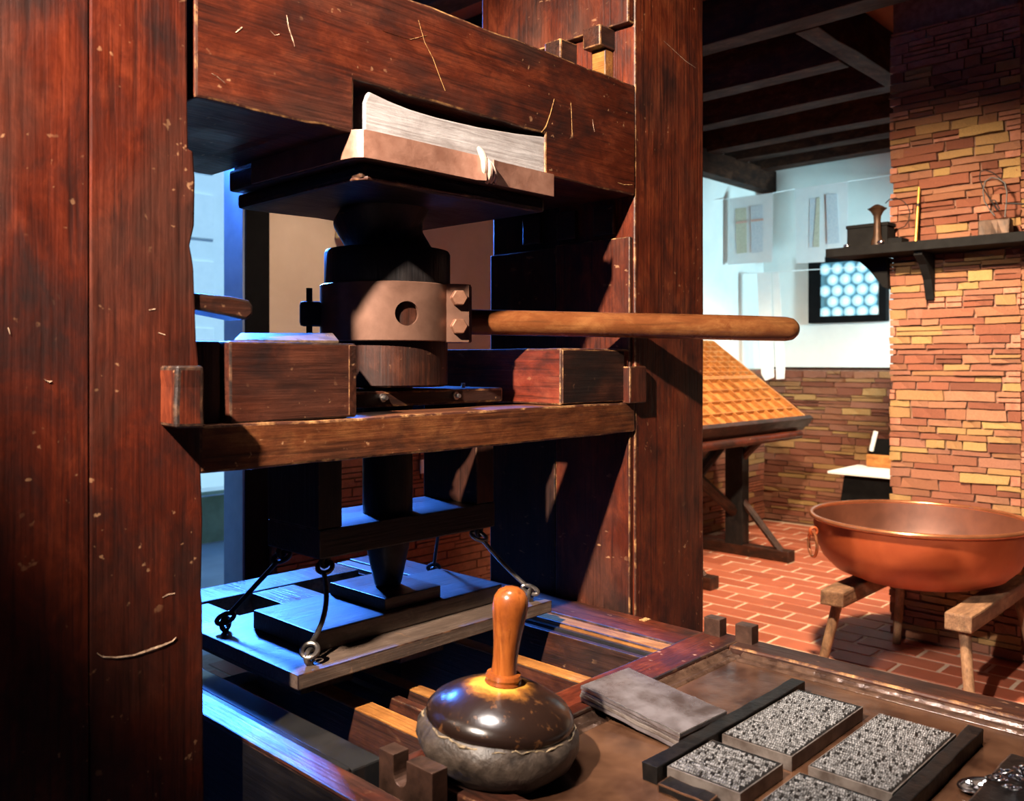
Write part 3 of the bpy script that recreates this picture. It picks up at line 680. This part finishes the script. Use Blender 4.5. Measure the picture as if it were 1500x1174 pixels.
hook((.715, .175, 1.076), (.775, .085, PZ), (.004, 0, -.012), m='worn_iron')
hook((.715, .30, 1.076), (.765, .375, PZ), (.0, .0, 0), .0038)
# bed: long side rails, runners, back planks
BZT = .870
def plank(name, x0, x1, y0, y1, z0, z1, m='plank_y', wm='worn_d', bev=.003, jit=.0006):
    return obj(name, box(x0, x1, y0, y1, z0, z1, bev, jit, .2), [m, wm], press)
lr = plank('bed_rail', .095, .138, -1.25, .76, .68, BZT-.006, 'black_y', 'worn_d', .002)  # black wood paints the shade on the rail's outer side
obj('rail_top', box(.0945, .138, -1.25, .76, BZT-.006, BZT, .002, .0005, .1), ['oak_y', 'worn_d'], lr)
obj('runner_strip', box(.1385, .152, -.155, .76, .66, BZT-.004, .003), ['strip', 'strip'], press)
obj('runner_strip', box(.1535, .206, -.155, .76, .66, BZT-.008, .003), ['strip', 'strip'], press)
br = plank('bed_rail', .895, 1.0, -.186, .88, .68, BZT, 'oak_y', 'worn_d', .004)
plank('bed_rail', .853, .8935, -.186, .88, .68, BZT-.003, 'amber_y', 'worn_d', .003)
obj('runner_strip', box(.838, .8515, -.186, .88, .68, BZT-.010, .003), ['strip', 'strip'], press)
plank('bed_rail', .822, .8365, -.186, .88, .66, BZT-.016, 'dark_y', 'worn_d', .002)
for x0_, x1_, zt_ in ((.332, .368, .832), (.452, .478, .832), (.690, .722, .832)):
    rn = plank('runner', x0_, x1_, -1.2, .40, .70, zt_-.004, 'dark_y', 'worn_d', .002)
    obj('lit_top_strip', box(x0_, x1_, -1.2, .40, zt_-.004, zt_, .001), ['amber_y', 'amber_y'], rn)  # amber layer paints the light falling on the runner top
plank('runner', .412, .430, -1.2, .40, .74, .826, 'dark_y', 'worn_d', .002)
plank('bed_plank', .30, .415, .20, .758, .83, BZT-.004)
plank('bed_plank', .525, .64, .20, .758, .83, BZT-.002)
plank('cross_plank', .20, .84, .76, .875, .80, BZT)
plank('cross_plank', .20, .84, .40, .46, .66, .80, 'black_x')
for (xx, yy) in ((.12, .70), (.95, .70), (.12, -1.1), (.95, -.9)): plank('bed_leg', xx-.04, xx+.04, yy-.04, yy+.04, 0, .68, 'dark_z')
obj('peg_top', box(.975, .998, -.06, -.045, BZT-.002, BZT+.0015, .0005), ['ochre', 'ochre'], br)

# ================================================================== COFFIN (sliding tray) and what lies in it
CYF, CYB = -1.30, -.187
coff = thing('press_carriage', (.61, -.7, .80), 'oiled wooden carriage tray with raised rim in front of the press', 'carriage')
RZ, FZ = .872, .856
obj('tray_rim', box(.2, 1.02, CYB-.082, CYB, .80, RZ, .004, .0008, .08), ['oak_x', 'worn_d'], coff)
obj('tray_rim', box(.955, 1.02, CYF, CYB-.0825, .80, RZ, .004, .0008, .12), ['dark_y', 'worn'], coff)
obj('tray_rim', box(.2, .25, CYF, CYB-.0825, .80, RZ-.004, .003, .0008, .12), ['dark_y', 'worn'], coff)
obj('tray_floor', box(.25, .955, CYF, CYB-.082, .82, FZ, 0), 'plate', coff)
def slope(pts):  # glossy moulding strip
    bm = bmesh.new()
    for a, b in zip(pts, pts[1:]): pass
    return bm
obj('moulding', prism([(CYB-.082, RZ-.006), (CYB-.082, FZ), (CYB-.112, FZ), (CYB-.106, FZ+.004), (CYB-.094, FZ+.003), (CYB-.088, RZ-.008)], 'x', .255, .953, .0015, 0), 'wet', coff)
obj('moulding', prism([(.955, RZ-.006), (.955, FZ), (.925, FZ), (.931, FZ+.004), (.943, FZ+.003), (.949, RZ-.008)], 'y', CYF, CYB-.114, .0015, 0), 'wet', coff)
# hinge brackets
for yy in (-.215, -.285):
    obj('hinge_lug', box(.985, 1.012, yy-.018, yy+.018, RZ-.002, RZ+.034, .0015), ['bracket', 'bracket'], coff)
def ubr(y0, y1, z0, z1, sl0, sl1, zs):
    pts = [(y0, z0), (y1, z0), (y1, z1), (sl1, z1)]
    c = ((sl0+sl1)/2, zs); r_ = (sl1-sl0)/2
    pts += [(c[0]+r_*math.cos(a_), c[1]+r_*math.sin(a_)) for a_ in [-math.pi*i/10 for i in range(11)]]
    pts += [(sl0, z1), (y0, z1)]; return pts
BXX = .1545
ba, bb = hx(555, 1096, BXX), hx(633, 1130, BXX); sa, sb = hx(576, 1110, BXX), hx(595, 1118, BXX); zs_ = hx(586, 1146, BXX).z+.007
obj('hinge_bracket', prism(ubr(bb.y, ba.y, .76, ba.z, sb.y, sa.y, zs_), 'x', BXX, BXX+.026, .0012), ['bracket', 'bracket'], coff)

# blocks of set type
def type_block(x0, x1, y0, y1, label, notch=None):
    zt = FZ+.021
    tb_ = thing('type_block', ((x0+x1)/2, (y0+y1)/2, FZ), label, 'metal type', 'columns of set type')
    if notch: pts = [(x0, notch[1]), (x0, y1), (x1, y1), (x1, y0), (notch[0], y0), (notch[0], notch[1])]
    else: pts = [(x0, y0), (x1, y0), (x1, y1), (x0, y1)]
    obj('body', prism(pts, 'z', FZ, zt, .0008, 0), 'lead', tb_)
    q_ = .0018; ip = [(x+(q_ if x <= x0+.04 else -q_), y+(q_ if y < (y0+y1)/2 and (not notch or y == y0 or True) else -q_)) for x, y in pts]
    obj('inked_bed', prism(ip, 'z', zt-.004, zt+.0003, 0), 'inkbar', tb_)
    bm = bmesh.new(); LP = .0080; nx = int((x1-x0-.006)/LP)
    vs, fs = [], []
    for i in range(nx):
        xx = x0+.004+i*LP; yy = y1-.004; yend = y0+.004 if not (notch and xx < notch[0]) else notch[1]+.003
        while yy > yend+.002:
            wd = random.uniform(.0018, .0036); hh = random.uniform(.0031, .0038); h2 = random.uniform(.0018, .0028)
            if random.random() > .10:
                xo = xx+random.uniform(-.0002, .0002); b0 = len(vs)
                for z_, k in ((zt, 0), (zt+h2, .0003)):
                    vs += [(xo+k, yy-wd+k, z_), (xo+hh-k, yy-wd+k, z_), (xo+hh-k, yy-k, z_), (xo+k, yy-k, z_)]
                fs += [(b0+4, b0+5, b0+6, b0+7)] + [(b0+k, b0+(k+1) % 4, b0+4+(k+1) % 4, b0+4+k) for k in range(4)]
            yy -= wd+random.uniform(.0004, .0008)
    me = bpy.data.meshes.new('letters'); me.from_pydata(vs, [], fs); bm.from_mesh(me); bpy.data.meshes.remove(me)
    obj('letters', bm, 'letter', tb_, kind='stuff')
type_block(.575, .818, -.586, -.478, 'long block of set metal type nearest the tray corner')
type_block(.433, .548, -.587, -.478, 'short block of set type beside the front end of the black bar')
type_block(.565, .811, -.725, -.614, 'long block of set type with a stepped corner, rightmost')
type_block(.435, .540, -.725, -.614, 'short block of set type cut by the bottom edge of the photo')
def furn(x0, x1, y0, y1, z1, label):
    tag(obj('furniture_bar', box(x0, x1, y0, y1, FZ, z1, .0015, .0008, .03), ['inkbar', 'inkbar']), label, 'bar', 'inked furniture bars')
furn(.415, .852, -.4745, -.4505, FZ+.024, 'black inked bar along the back of the type blocks')
furn(.40, .856, -.749, -.728, FZ+.022, 'black inked bar on the right side of the type blocks')
tag(obj('spacing_block', box(.40, .428, -.56, -.485, FZ, FZ+.012, .002, .001, .02), ['inkbar', 'plate']), 'small dark spacing block at the left end of the type', 'block')
tag(obj('wood_block', box(.40, .81, -.93, -.795, FZ, FZ+.016, .003, .0008, .05), ['inkbar', 'worn_d']), 'dark wooden block lying at the right edge beneath the trinkets', 'block')
# metal slab
sl = thing('metal_slab', (.59, -.345, FZ), 'thick tarnished metal slab leaning on the tray rim', 'slab')
def slab_box(z0, z1, ins, m, nm):
    bm = box(-.06+ins, .06-ins*.5, -.098+ins, .098-ins, z0, z1, .0012, .0006, .02)
    R_ = Matrix.Translation((.588, -.345, FZ+.0135)) @ Matrix.Rotation(math.radians(-3.5), 4, 'Z') @ Matrix.Rotation(math.radians(5.2), 4, 'X')
    bmesh.ops.transform(bm, matrix=R_, verts=bm.verts[:]); obj(nm, bm, [m, 'steel' if nm == 'top_plate' else m], sl)  # bright bevel on the top plate paints its edge highlights
slab_box(-.004, .0025, .0006, 'slab', 'layer'); slab_box(.0028, .009, .0, 'lead', 'layer'); slab_box(.0093, .0145, .0008, 'slab', 'layer'); slab_box(.0148, .022, .0, 'slab', 'top_plate')
# silver trinkets, bottom right
q = hz(1435, 1155, FZ+.004)
dish = thing('silver_dish', (q.x, q.y, FZ), 'small silver dish holding a clot of metal scraps, at the lower right corner', 'dish')
bm = bmesh.new(); ov = [Vector((q.x, q.y, FZ+.008))+D*.030*math.cos(a_)*1.0+E*.018*math.sin(a_) for a_ in [2*math.pi*i/24 for i in range(24)]]
obj('dish_rim', tube(ov, .0022, 8, closed=True), 'silver', dish, True)
vb = bmesh.new(); cv = vb.verts.new((q.x, q.y, FZ+.001)); rv = [vb.verts.new(p-Vector((0, 0, .002))) for p in ov]
for i in range(24): vb.faces.new((cv, rv[i], rv[(i+1) % 24]))
obj('dish_bowl', vb, 'lead', dish, True)
for i in range(9):
    c = Vector((q.x, q.y, FZ+.007))+D*random.uniform(-.014, .018)+E*random.uniform(-.009, .009)
    b_ = bmesh.new(); bmesh.ops.create_icosphere(b_, subdivisions=1, radius=random.uniform(.003, .0055)); bmesh.ops.translate(b_, verts=b_.verts[:], vec=c)
    obj('scrap', b_, 'silver' if i % 3 else 'iron', dish)
q2 = hz(1482, 1150, FZ+.018)
ch = thing('silver_chain', (q2.x, q2.y, FZ+.016), 'tangle of bright silver chain on the dark block at the right edge', 'chain')
for i in range(22):
    c = q2+Vector((random.uniform(-.03, .05), random.uniform(-.045, .02), random.uniform(.002, .01))); u_ = Vector((random.uniform(-1, 1), random.uniform(-1, 1), random.uniform(-.4, .4)))
    obj('link', tube(circle_pts(c, random.uniform(.005, .009), u_, u_.cross(Vector((.2, .1, 1))), 12), .0013, 6, closed=True), 'silver', ch, True)

# ================================================================== INK BALL
IB = Vector((.298, -.286, FZ))
ball = thing('ink_ball', IB, 'leather ink ball with dark domed back and polished wooden handle', 'ink ball')
TL = Matrix.Translation(IB) @ Matrix.Rotation(math.radians(5.5), 4, Vector((FW[0], FW[1], 0))) @ Matrix.Diagonal((1, 1, .89, 1))
bm = lathe([(0, .004), (.05, .001), (.085, .010), (.103, .028), (.1115, .050), (.110, .068), (.103, .080), (.097, .086), (.085, .088)], 72, cap=True)
for v in bm.verts:
    k = noise.noise(v.co*22)*.004+noise.noise(v.co*60)*.0012; r_ = Vector((v.co.x, v.co.y, 0))
    if r_.length > .06: v.co += r_.normalized()*k
bmesh.ops.transform(bm, matrix=TL, verts=bm.verts[:]); obj('leather_pad', bm, 'pad', ball, True)
obj('dome', lathe([(.100, .078), (.1025, .085), (.101, .095), (.093, .106), (.076, .118), (.056, .1285), (.036, .1345), (.020, .137), (0, .138)], 72, mtx=TL), 'dome', ball, True, origin=TL @ Vector((0, 0, .1)))
ball.children[-1].rotation_euler = (0, 0, 0)
sm = []
for i in range(90):
    a_ = 2*math.pi*i/90; r_ = .1035+noise.noise(Vector((math.cos(a_)*6, math.sin(a_)*6, 0)))*.004
    sm.append(TL @ Vector((r_*math.cos(a_), r_*math.sin(a_), .0785+noise.noise(Vector((math.cos(a_)*9, math.sin(a_)*9, 3)))*.007)))
obj('seam', tube(sm, [.0006+.0034*abs(noise.noise(p*70)) for p in sm], 7, closed=True), 'seam', ball, True)
obj('collar', lathe([(.0, .134), (.0235, .134), (.0255, .138), (.024, .142), (.0255, .146), (.0235, .151), (.019, .153), (0, .153)], 36, mtx=TL), 'handle', ball, True)
obj('handle', lathe([(.0, .150), (.0185, .150), (.0172, .158), (.0170, .175), (.0185, .200), (.0215, .225), (.0243, .246), (.0248, .258), (.0232, .270), (.0185, .279), (.010, .2845), (0, .286)], 40, mtx=TL), 'handle', ball, True)

# ================================================================== CAULDRON ON ITS STAND
KC = Vector((3.50, .255, 0)); KR = .45; KZ = .73
kt = thing('copper_cauldron', (KC.x, KC.y, .455), 'large round red copper cauldron with ring handles on a wooden stand', 'cauldron')
KM = Matrix.Translation((KC.x, KC.y, 0))
obj('bowl', lathe([(0, .452), (.15, .454), (.27, .468), (.35, .50), (.40, .55), (.425, .61), (.437, .68), (.443, .725), (.4365, .725), (.4335, .68), (.4215, .61), (.3965, .553), (.348, .504), (.268, .473), (.15, .459), (0, .457)], 72, mtx=KM), 'copper', kt, True)
obj('darkened_inside', lathe([(.436, .724), (.430, .68), (.418, .61), (.393, .556), (.345, .508), (.265, .477), (.15, .463), (0, .461)], 72, mtx=KM, cap=False), 'copper_dull', kt, True)  # added inner skin, colour darkened to offset the floor spot in the bowl
obj('rim', tube(circle_pts((KC.x, KC.y, .728), .447, (1, 0, 0), (0, 1, 0), 72), .011, 10, closed=True), 'copper_rim', kt, True)
for sgn in (-1, 1):
    dv = Vector((RT[0], RT[1], 0))*sgn; c = KC+dv*.462
    bkt = obj('handle_bracket', tube(circle_pts(c+Vector((0, 0, .668)), .016, dv, (0, 0, 1), 16), .007, 8, closed=True), 'copper', kt, True)
    obj('ring_handle', tube(circle_pts(c+dv*.004+Vector((0, 0, .612)), .055, Vector((FW[0], FW[1], 0)), (0, 0, 1), 28), .007, 8, closed=True), 'copper_rim', kt, True)
sd = thing('cauldron_stand', (3.5, .25, 0), 'low weathered wooden stand with slanting round legs under the cauldron', 'stand')
for yy, sg in ((.455, 1), (-.045, -1)):
    b_ = obj('beam', box(3.06, 3.93, yy-.05, yy+.05, .385, .45, .008, .002, .15), ['stand', 'stand'], sd)
    for xx, sx in ((3.13, -1), (3.86, 1)):
        obj('leg', tube([(xx, yy, .40), (xx+sx*.10, yy+sg*.06, .006)], [.022, .019], 14), 'stand_z', sd, True)

# ================================================================== TYPE-CASE DESK
dk = thing('type_case_desk', (4.9, 2.1, 0), 'slanted wooden type case desk with many small compartments on dark trestle', 'desk')
X0, X1 = 4.0, 5.60; YF, ZF, YB_, ZB = 1.75, 1.0, 2.54, 1.58
sl_ = math.atan2(ZB-ZF, YB_-YF); LN = math.hypot(ZB-ZF, YB_-YF)
DM = Matrix.Translation((0, YF, ZF)) @ Matrix.Rotation(sl_, 4, 'X')
def dbox(x0, x1, s0, s1, h0, h1, nm, m, parent, bev=.002):
    bm = box(x0, x1, s0, s1, h0, h1, bev); bmesh.ops.transform(bm, matrix=DM, verts=bm.verts[:]); return obj(nm, bm, [m, m], parent)
LC = .50
lower = dbox(X0, X1, .02, LC, -.045, -.03, 'lower_case', 'case_y', dk); upper = dbox(X0, X1, LC+.02, LN, -.045, -.03, 'upper_case', 'case_y', dk)
for pr_, s0, s1, nxx, nss, th in ((lower, .02, LC, 11, 4, .008), (upper, LC+.02, LN, 16, 7, .007)):
    for i in range(nxx+1):
        x = X0+(X1-X0)*i/nxx; e = .02 if i in (0, nxx) else th
        dbox(x-e/2, x+e/2, s0, s1, -.03, .005 if i in (0, nxx) else 0, 'divider', 'case_y', pr_, .001)
    for k in range(nss+1):
        s = s0+(s1-s0)*k/nss; e = .016 if k in (0, nss) else th
        dbox(X0, X1, s-e/2, s+e/2, -.03, .006 if k in (0, nss) else -.002, 'divider', 'case_y', pr_, .001)
dbox(X0-.02, X1+.04, -.015, .022, -.06, .02, 'front_ledge', 'dark_x', dk, .004)
dbox(X0-.02, X1+.02, -.01, LN, -.10, -.046, 'desk_frame', 'dark_x', dk, .004)
obj('drawer_rail', tube([(X0, YF+.03, ZF-.11), (X1-.08, YF+.03, ZF-.11)], .03, 12), 'oak_x', dk, True)
for xx in (4.25, 5.28):
    obj('leg', box(xx-.05, xx+.05, 2.08, 2.22, .08, 1.16, .004), ['black_z', 'black_z'], dk)
    obj('foot', box(xx-.05, xx+.05, 1.72, 2.60, .006, .085, .008), ['dark_y', 'dark_y'], dk)
    obj('brace', tube([(xx, 1.80, .07), (xx, 2.12, .42)], .028, 8), 'dark_z', dk)
    obj('brace', tube([(xx, 1.84, .98), (xx, 2.12, .70)], .03, 8), 'dark_z', dk)
obj('brace', tube([(4.25, 2.18, .30), (5.28, 2.18, .92)], .04, 8), 'dark_x', dk); obj('brace', tube([(4.25, 2.16, .92), (5.28, 2.16, .30)], .04, 8), 'dark_x', dk)
# hanging strips of paper beside the desk
def sheet(pts, m, nm, parent, th=.0015):
    bm = bmesh.new(); A = [bm.verts.new(p) for p in pts]; B = [bm.verts.new(Vector(p)+Vector((th, 0, 0))) for p in pts]; n = len(pts)
    bm.faces.new(A); bm.faces.new(B[::-1])
    for i in range(n): bm.faces.new((A[i], B[i], B[(i+1) % n], A[(i+1) % n]))
    return obj(nm, bm, m, parent)
for seq, lb in ((((1109, 400), (1129, 400), (1134, 553), (1121, 558), (1115, 548)), 'left strip of white paper hanging beside the type case desk'), (((1131, 400), (1141, 400), (1150, 541), (1149, 555), (1137, 556)), 'right strip of white paper hanging beside the type case desk')):
    s_ = sheet([hx(x, y, 6.25) for x, y in seq], 'paper', 'paper_strip', None); tag(s_, lb, 'paper', 'hanging paper strips')
# prints hung up to dry
def print_sheet(name, X, quad, cols, label):
    t_ = thing(name, hx(*quad[2], X), label, 'print', 'printed sheets hung to dry')
    sheet([hx(x, y, X) for x, y in quad], 'paper', 'sheet', t_)
    for k_, (c, m) in enumerate(cols): sheet([hx(x, y, X-.003-.003*k_) for x, y in c], m, 'printed_column', t_, .001)
print_sheet('hung_print', 6.04, ((1068, 292), (1132, 283), (1131, 384), (1066, 388)), [(((1077, 306), (1093, 304), (1094, 370), (1079, 372)), 'print_y'), (((1100, 302), (1117, 300), (1117, 369), (1101, 371)), 'print'), (((1078, 325), (1094, 323), (1094, 326), (1078, 328)), 'rubric'), (((1100, 322), (1118, 320), (1118, 323), (1100, 325)), 'rubric')], 'printed sheet with two text columns hung near the wall corner')
print_sheet('hung_print', 6.45, ((1164, 277), (1242, 266), (1242, 359), (1208, 372), (1208, 384), (1166, 386)), [(((1186, 291), (1201, 289), (1200, 362), (1185, 363)), 'print'), (((1196, 290), (1201, 289), (1200, 362), (1191, 362)), 'print_y'), (((1210, 285), (1226, 284), (1230, 356), (1212, 358)), 'print')], 'printed sheet hung above the small leaded window')
tag(obj('drying_line', tube([hy(1094, 400, NY-.013), hx(1109, 400, 6.2515), hx(1160, 397, 6.253), hx(1310, 388, EX-.001)], .003, 6), 'paper'), 'thin white line the paper strips hang from', 'line')
tag(obj('drying_line', tube([hy(1045, 293, NY-.013), hx(1067, 291.5, 6.041), hx(1132, 283, 6.041), hx(1164, 277, 6.451), hx(1242, 266, 6.451), hx(1325, 254, EX-.001)], .003, 6), 'paper'), 'thin white line the printed sheets hang from', 'line')

# low black pedestal table with white top, wooden box on it
lt = thing('pedestal_table', (6.25, 1.35, 0), 'low black pedestal with a white slab top beside the pillar', 'table')
a = hz(1212, 690, .60)
obj('table_top', box(a.x, a.x+.55, a.y-.75, a.y, .58, .60, .003), ['paper', 'paper'], lt)
obj('base', prism([(a.y-.10, .58), (a.y-.06, .3), (a.y-.03, 0), (a.y-.72, 0), (a.y-.69, .3), (a.y-.65, .58)], 'x', a.x+.06, a.x+.5, .01, 0), 'black', lt)
cx_ = a.x+.45
b0 = hx(1269, 676, cx_); b1 = hx(1320, 676, cx_)
bx = thing('wooden_box', (cx_, b0.y-.2, .60), 'small open orange wooden box standing on the white slab', 'box')
obj('front', box(cx_, cx_+.012, b1.y, b0.y, .603, .70, .003), ['case_y', 'case_y'], bx)
obj('back', box(cx_+.08, cx_+.09, b1.y, b0.y, .603, .82, .003), ['black', 'black'], bx)
obj('side', box(cx_+.012, cx_+.08, b0.y-.012, b0.y, .603, .75, .003), ['dark_z', 'dark_z'], bx)
obj('bottom', box(cx_+.012, cx_+.08, b1.y, b0.y-.012, .603, .615, 0), ['dark_x'], bx)
tag(obj('paper_roll', tube([hx(1276, 661, cx_+.04), hx(1283, 632, cx_+.06)], .018, 12), 'paper', None, True), 'white paper roll leaning in the small wooden box', 'paper roll')

# ================================================================== SHELF ON THE PILLAR
SX = 3.83; SZ0, SZ1 = 1.955, 2.00
sy0 = hx(1209, 365, SX).y
sh = thing('wall_shelf', (4.0, .3, SZ0), 'black wooden shelf on brackets fixed across the stone pillar', 'shelf')
obj('board', prism([(SX, sy0), (SX, -.35), (CXF-.03, -.35), (CXF-.03, CY1+.02), (CXF-.03, sy0-.04)], 'z', SZ0, SZ1, .003, 0), 'black', sh)
def bracket(y0, y1, nm='bracket'):
    obj(nm, prism([(CXF-.028, SZ0), (SX+.03, SZ0), (SX+.03, SZ0-.02), (SX+.10, SZ0-.06), (SX+.16, SZ0-.13), (CXF-.045, SZ0-.23), (CXF-.028, SZ0-.23)], 'y', y0, y1, .003, 0), 'black', sh)
bracket(.36, .40); bracket(-.24, -.20)
q0, q1, q2_, q3 = hx(1262, 384, CXF-.03), hx(1276, 396, CXF-.03), hx(1296, 421, CXF-.03), hx(1304, 424, CXF-.03)
obj('corbel', prism([(CY1+.0, SZ0), (q0.y+.06, SZ0), (q0.y, q0.z), (q1.y, q1.z), (q2_.y, q2_.z), (q3.y, q3.z)], 'x', CXF-.06, CXF+.02, .002, 0), 'black', sh)
# things on the shelf
zt = SZ1
def onsh(px, py, X=3.93): return hx(px, py, X)
a, b = onsh(1244, 330), onsh(1303, 330)
bxs = thing('iron_box', (3.93, (a.y+b.y)/2, zt), 'black iron box standing on the left end of the shelf', 'box')
obj('body', box(3.90, 4.0, b.y, a.y, zt, zt+.10, .004), ['black', 'black'], bxs)
obj('lid', box(3.895, 4.005, b.y-.006, a.y+.004, zt+.10, zt+.118, .003), ['black', 'black'], bxs)
obj('stepped_foot', box(3.90, 4.0, b.y-.07, b.y, zt, zt+.035, .003), ['black', 'black'], bxs)
c = onsh(1285, 340, 3.865)
lp = thing('oil_lamp', (c.x, c.y, zt), 'dark flared oil lamp with curled wire before the iron box', 'lamp')
obj('lamp_body', lathe([(0, zt), (.03, zt), (.028, zt+.02), (.018, zt+.05), (.016, zt+.12), (.018, zt+.145), (.03, zt+.168), (.046, zt+.182), (.036, zt+.186), (.020, zt+.197), (.008, zt+.203), (0, zt+.204)], 28, mtx=Matrix.Translation((c.x, c.y, 0))), 'lamp', lp, True)
obj('lamp_wire', tube([onsh(x, y, 3.86) for x, y in ((1297, 298), (1303, 292), (1312, 290), (1322, 294), (1330, 302), (1333, 312), (1331, 324), (1325, 332), (1315, 336))], .0025, 6), 'iron', lp, True)
for (px, py) in ((1246, 342), (1290, 339)):  # added beads standing in for small white glints on the shelf
    q = onsh(px, py, 3.84 if px > 1260 else 3.89); b_ = bmesh.new(); bmesh.ops.create_uvsphere(b_, u_segments=14, v_segments=8, radius=.013); bmesh.ops.scale(b_, vec=(1, 1.4, .9), verts=b_.verts[:]); q.z = zt+.0115
    if px < 1260: q.y += .02
    bmesh.ops.translate(b_, verts=b_.verts[:], vec=q)
    tag(obj('glint_bead', b_, 'silver', None, True), 'bright bead standing in for a glint before the oil lamp' if px > 1260 else 'bright bead standing in for a glint left of the iron box', 'bead')
q = onsh(1341, 345, 3.97)
rd = thing('brass_rod', (q.x, q.y, zt), 'upright brass rod leaning on the stones above the shelf', 'rod')
obj('shaft', tube([(q.x, q.y, zt), (q.x+.05, q.y, zt+.29)], [.007, .007], 12), 'brass', rd, True)
obj('ferrule', tube([(q.x+.033, q.y, zt+.192), (q.x+.036, q.y, zt+.207)], .0085, 12), 'iron', rd, True)
a, b = onsh(1436, 325), onsh(1481, 325)
wl = thing('wire_tool', (3.93, (a.y+b.y)/2, zt), 'rough wooden block holding looped black wires and a rod', 'tool')
obj('block', box(3.90, 3.98, b.y, a.y, zt, zt+.075, .006, .003, .03), ['lamp', 'lamp'], wl)
obj('wire', tube([onsh(x, y, 3.92) for x, y in ((1472, 318), (1474, 300), (1475, 282), (1472, 268), (1463, 262), (1452, 260), (1443, 266), (1440, 280), (1442, 295), (1450, 308), (1457, 316))], .003, 6), 'iron_black', wl, True)
obj('wire', tube([onsh(x, y, 3.94) for x, y in ((1462, 308), (1450, 292), (1440, 276), (1435, 262), (1436, 252), (1443, 249), (1454, 253), (1466, 262), (1473, 275))], .0028, 6), 'iron_black', wl, True)
obj('clip', tube([onsh(x, y, 3.915) for x, y in ((1454, 293), (1458, 294), (1464, 306), (1461, 309), (1453, 296))], .003, 6, closed=True), 'iron_black', wl, True)
obj('rod', tube([onsh(1474, 298, 3.92), onsh(1520, 300, 3.92)], .004, 8), 'iron_black', wl, True)

# small things on the north wall, seen through the press
q = hy(498, 346, NY)
wlamp = thing('wall_lamp', (q.x, NY-.06, q.z), 'small cream lamp on the plaster wall behind the screw', 'lamp')
obj('shade', prism([(q.x-.045, q.z-.02), (q.x+.05, q.z-.005), (q.x+.045, q.z+.05), (q.x-.04, q.z+.04)], 'y', NY-.10, NY-.02, .006, 0), 'lampshade', wlamp)
obj('bracket', tube([(q.x, NY-.06, q.z-.01), (q.x, NY-.06, q.z-.12), (q.x, NY, q.z-.14)], .008, 8), 'iron_black', wlamp, True)
q = hy(622, 683, NY-.06)  # added pale patch standing in for a tiny bright window
tag(obj('window_patch', box(q.x-.04, q.x+.04, NY-.075, NY-.068, q.z-.038, q.z+.038, .001), ['paper', 'paper']), 'small pale patch standing in for a bright window behind the spindle', 'window patch')
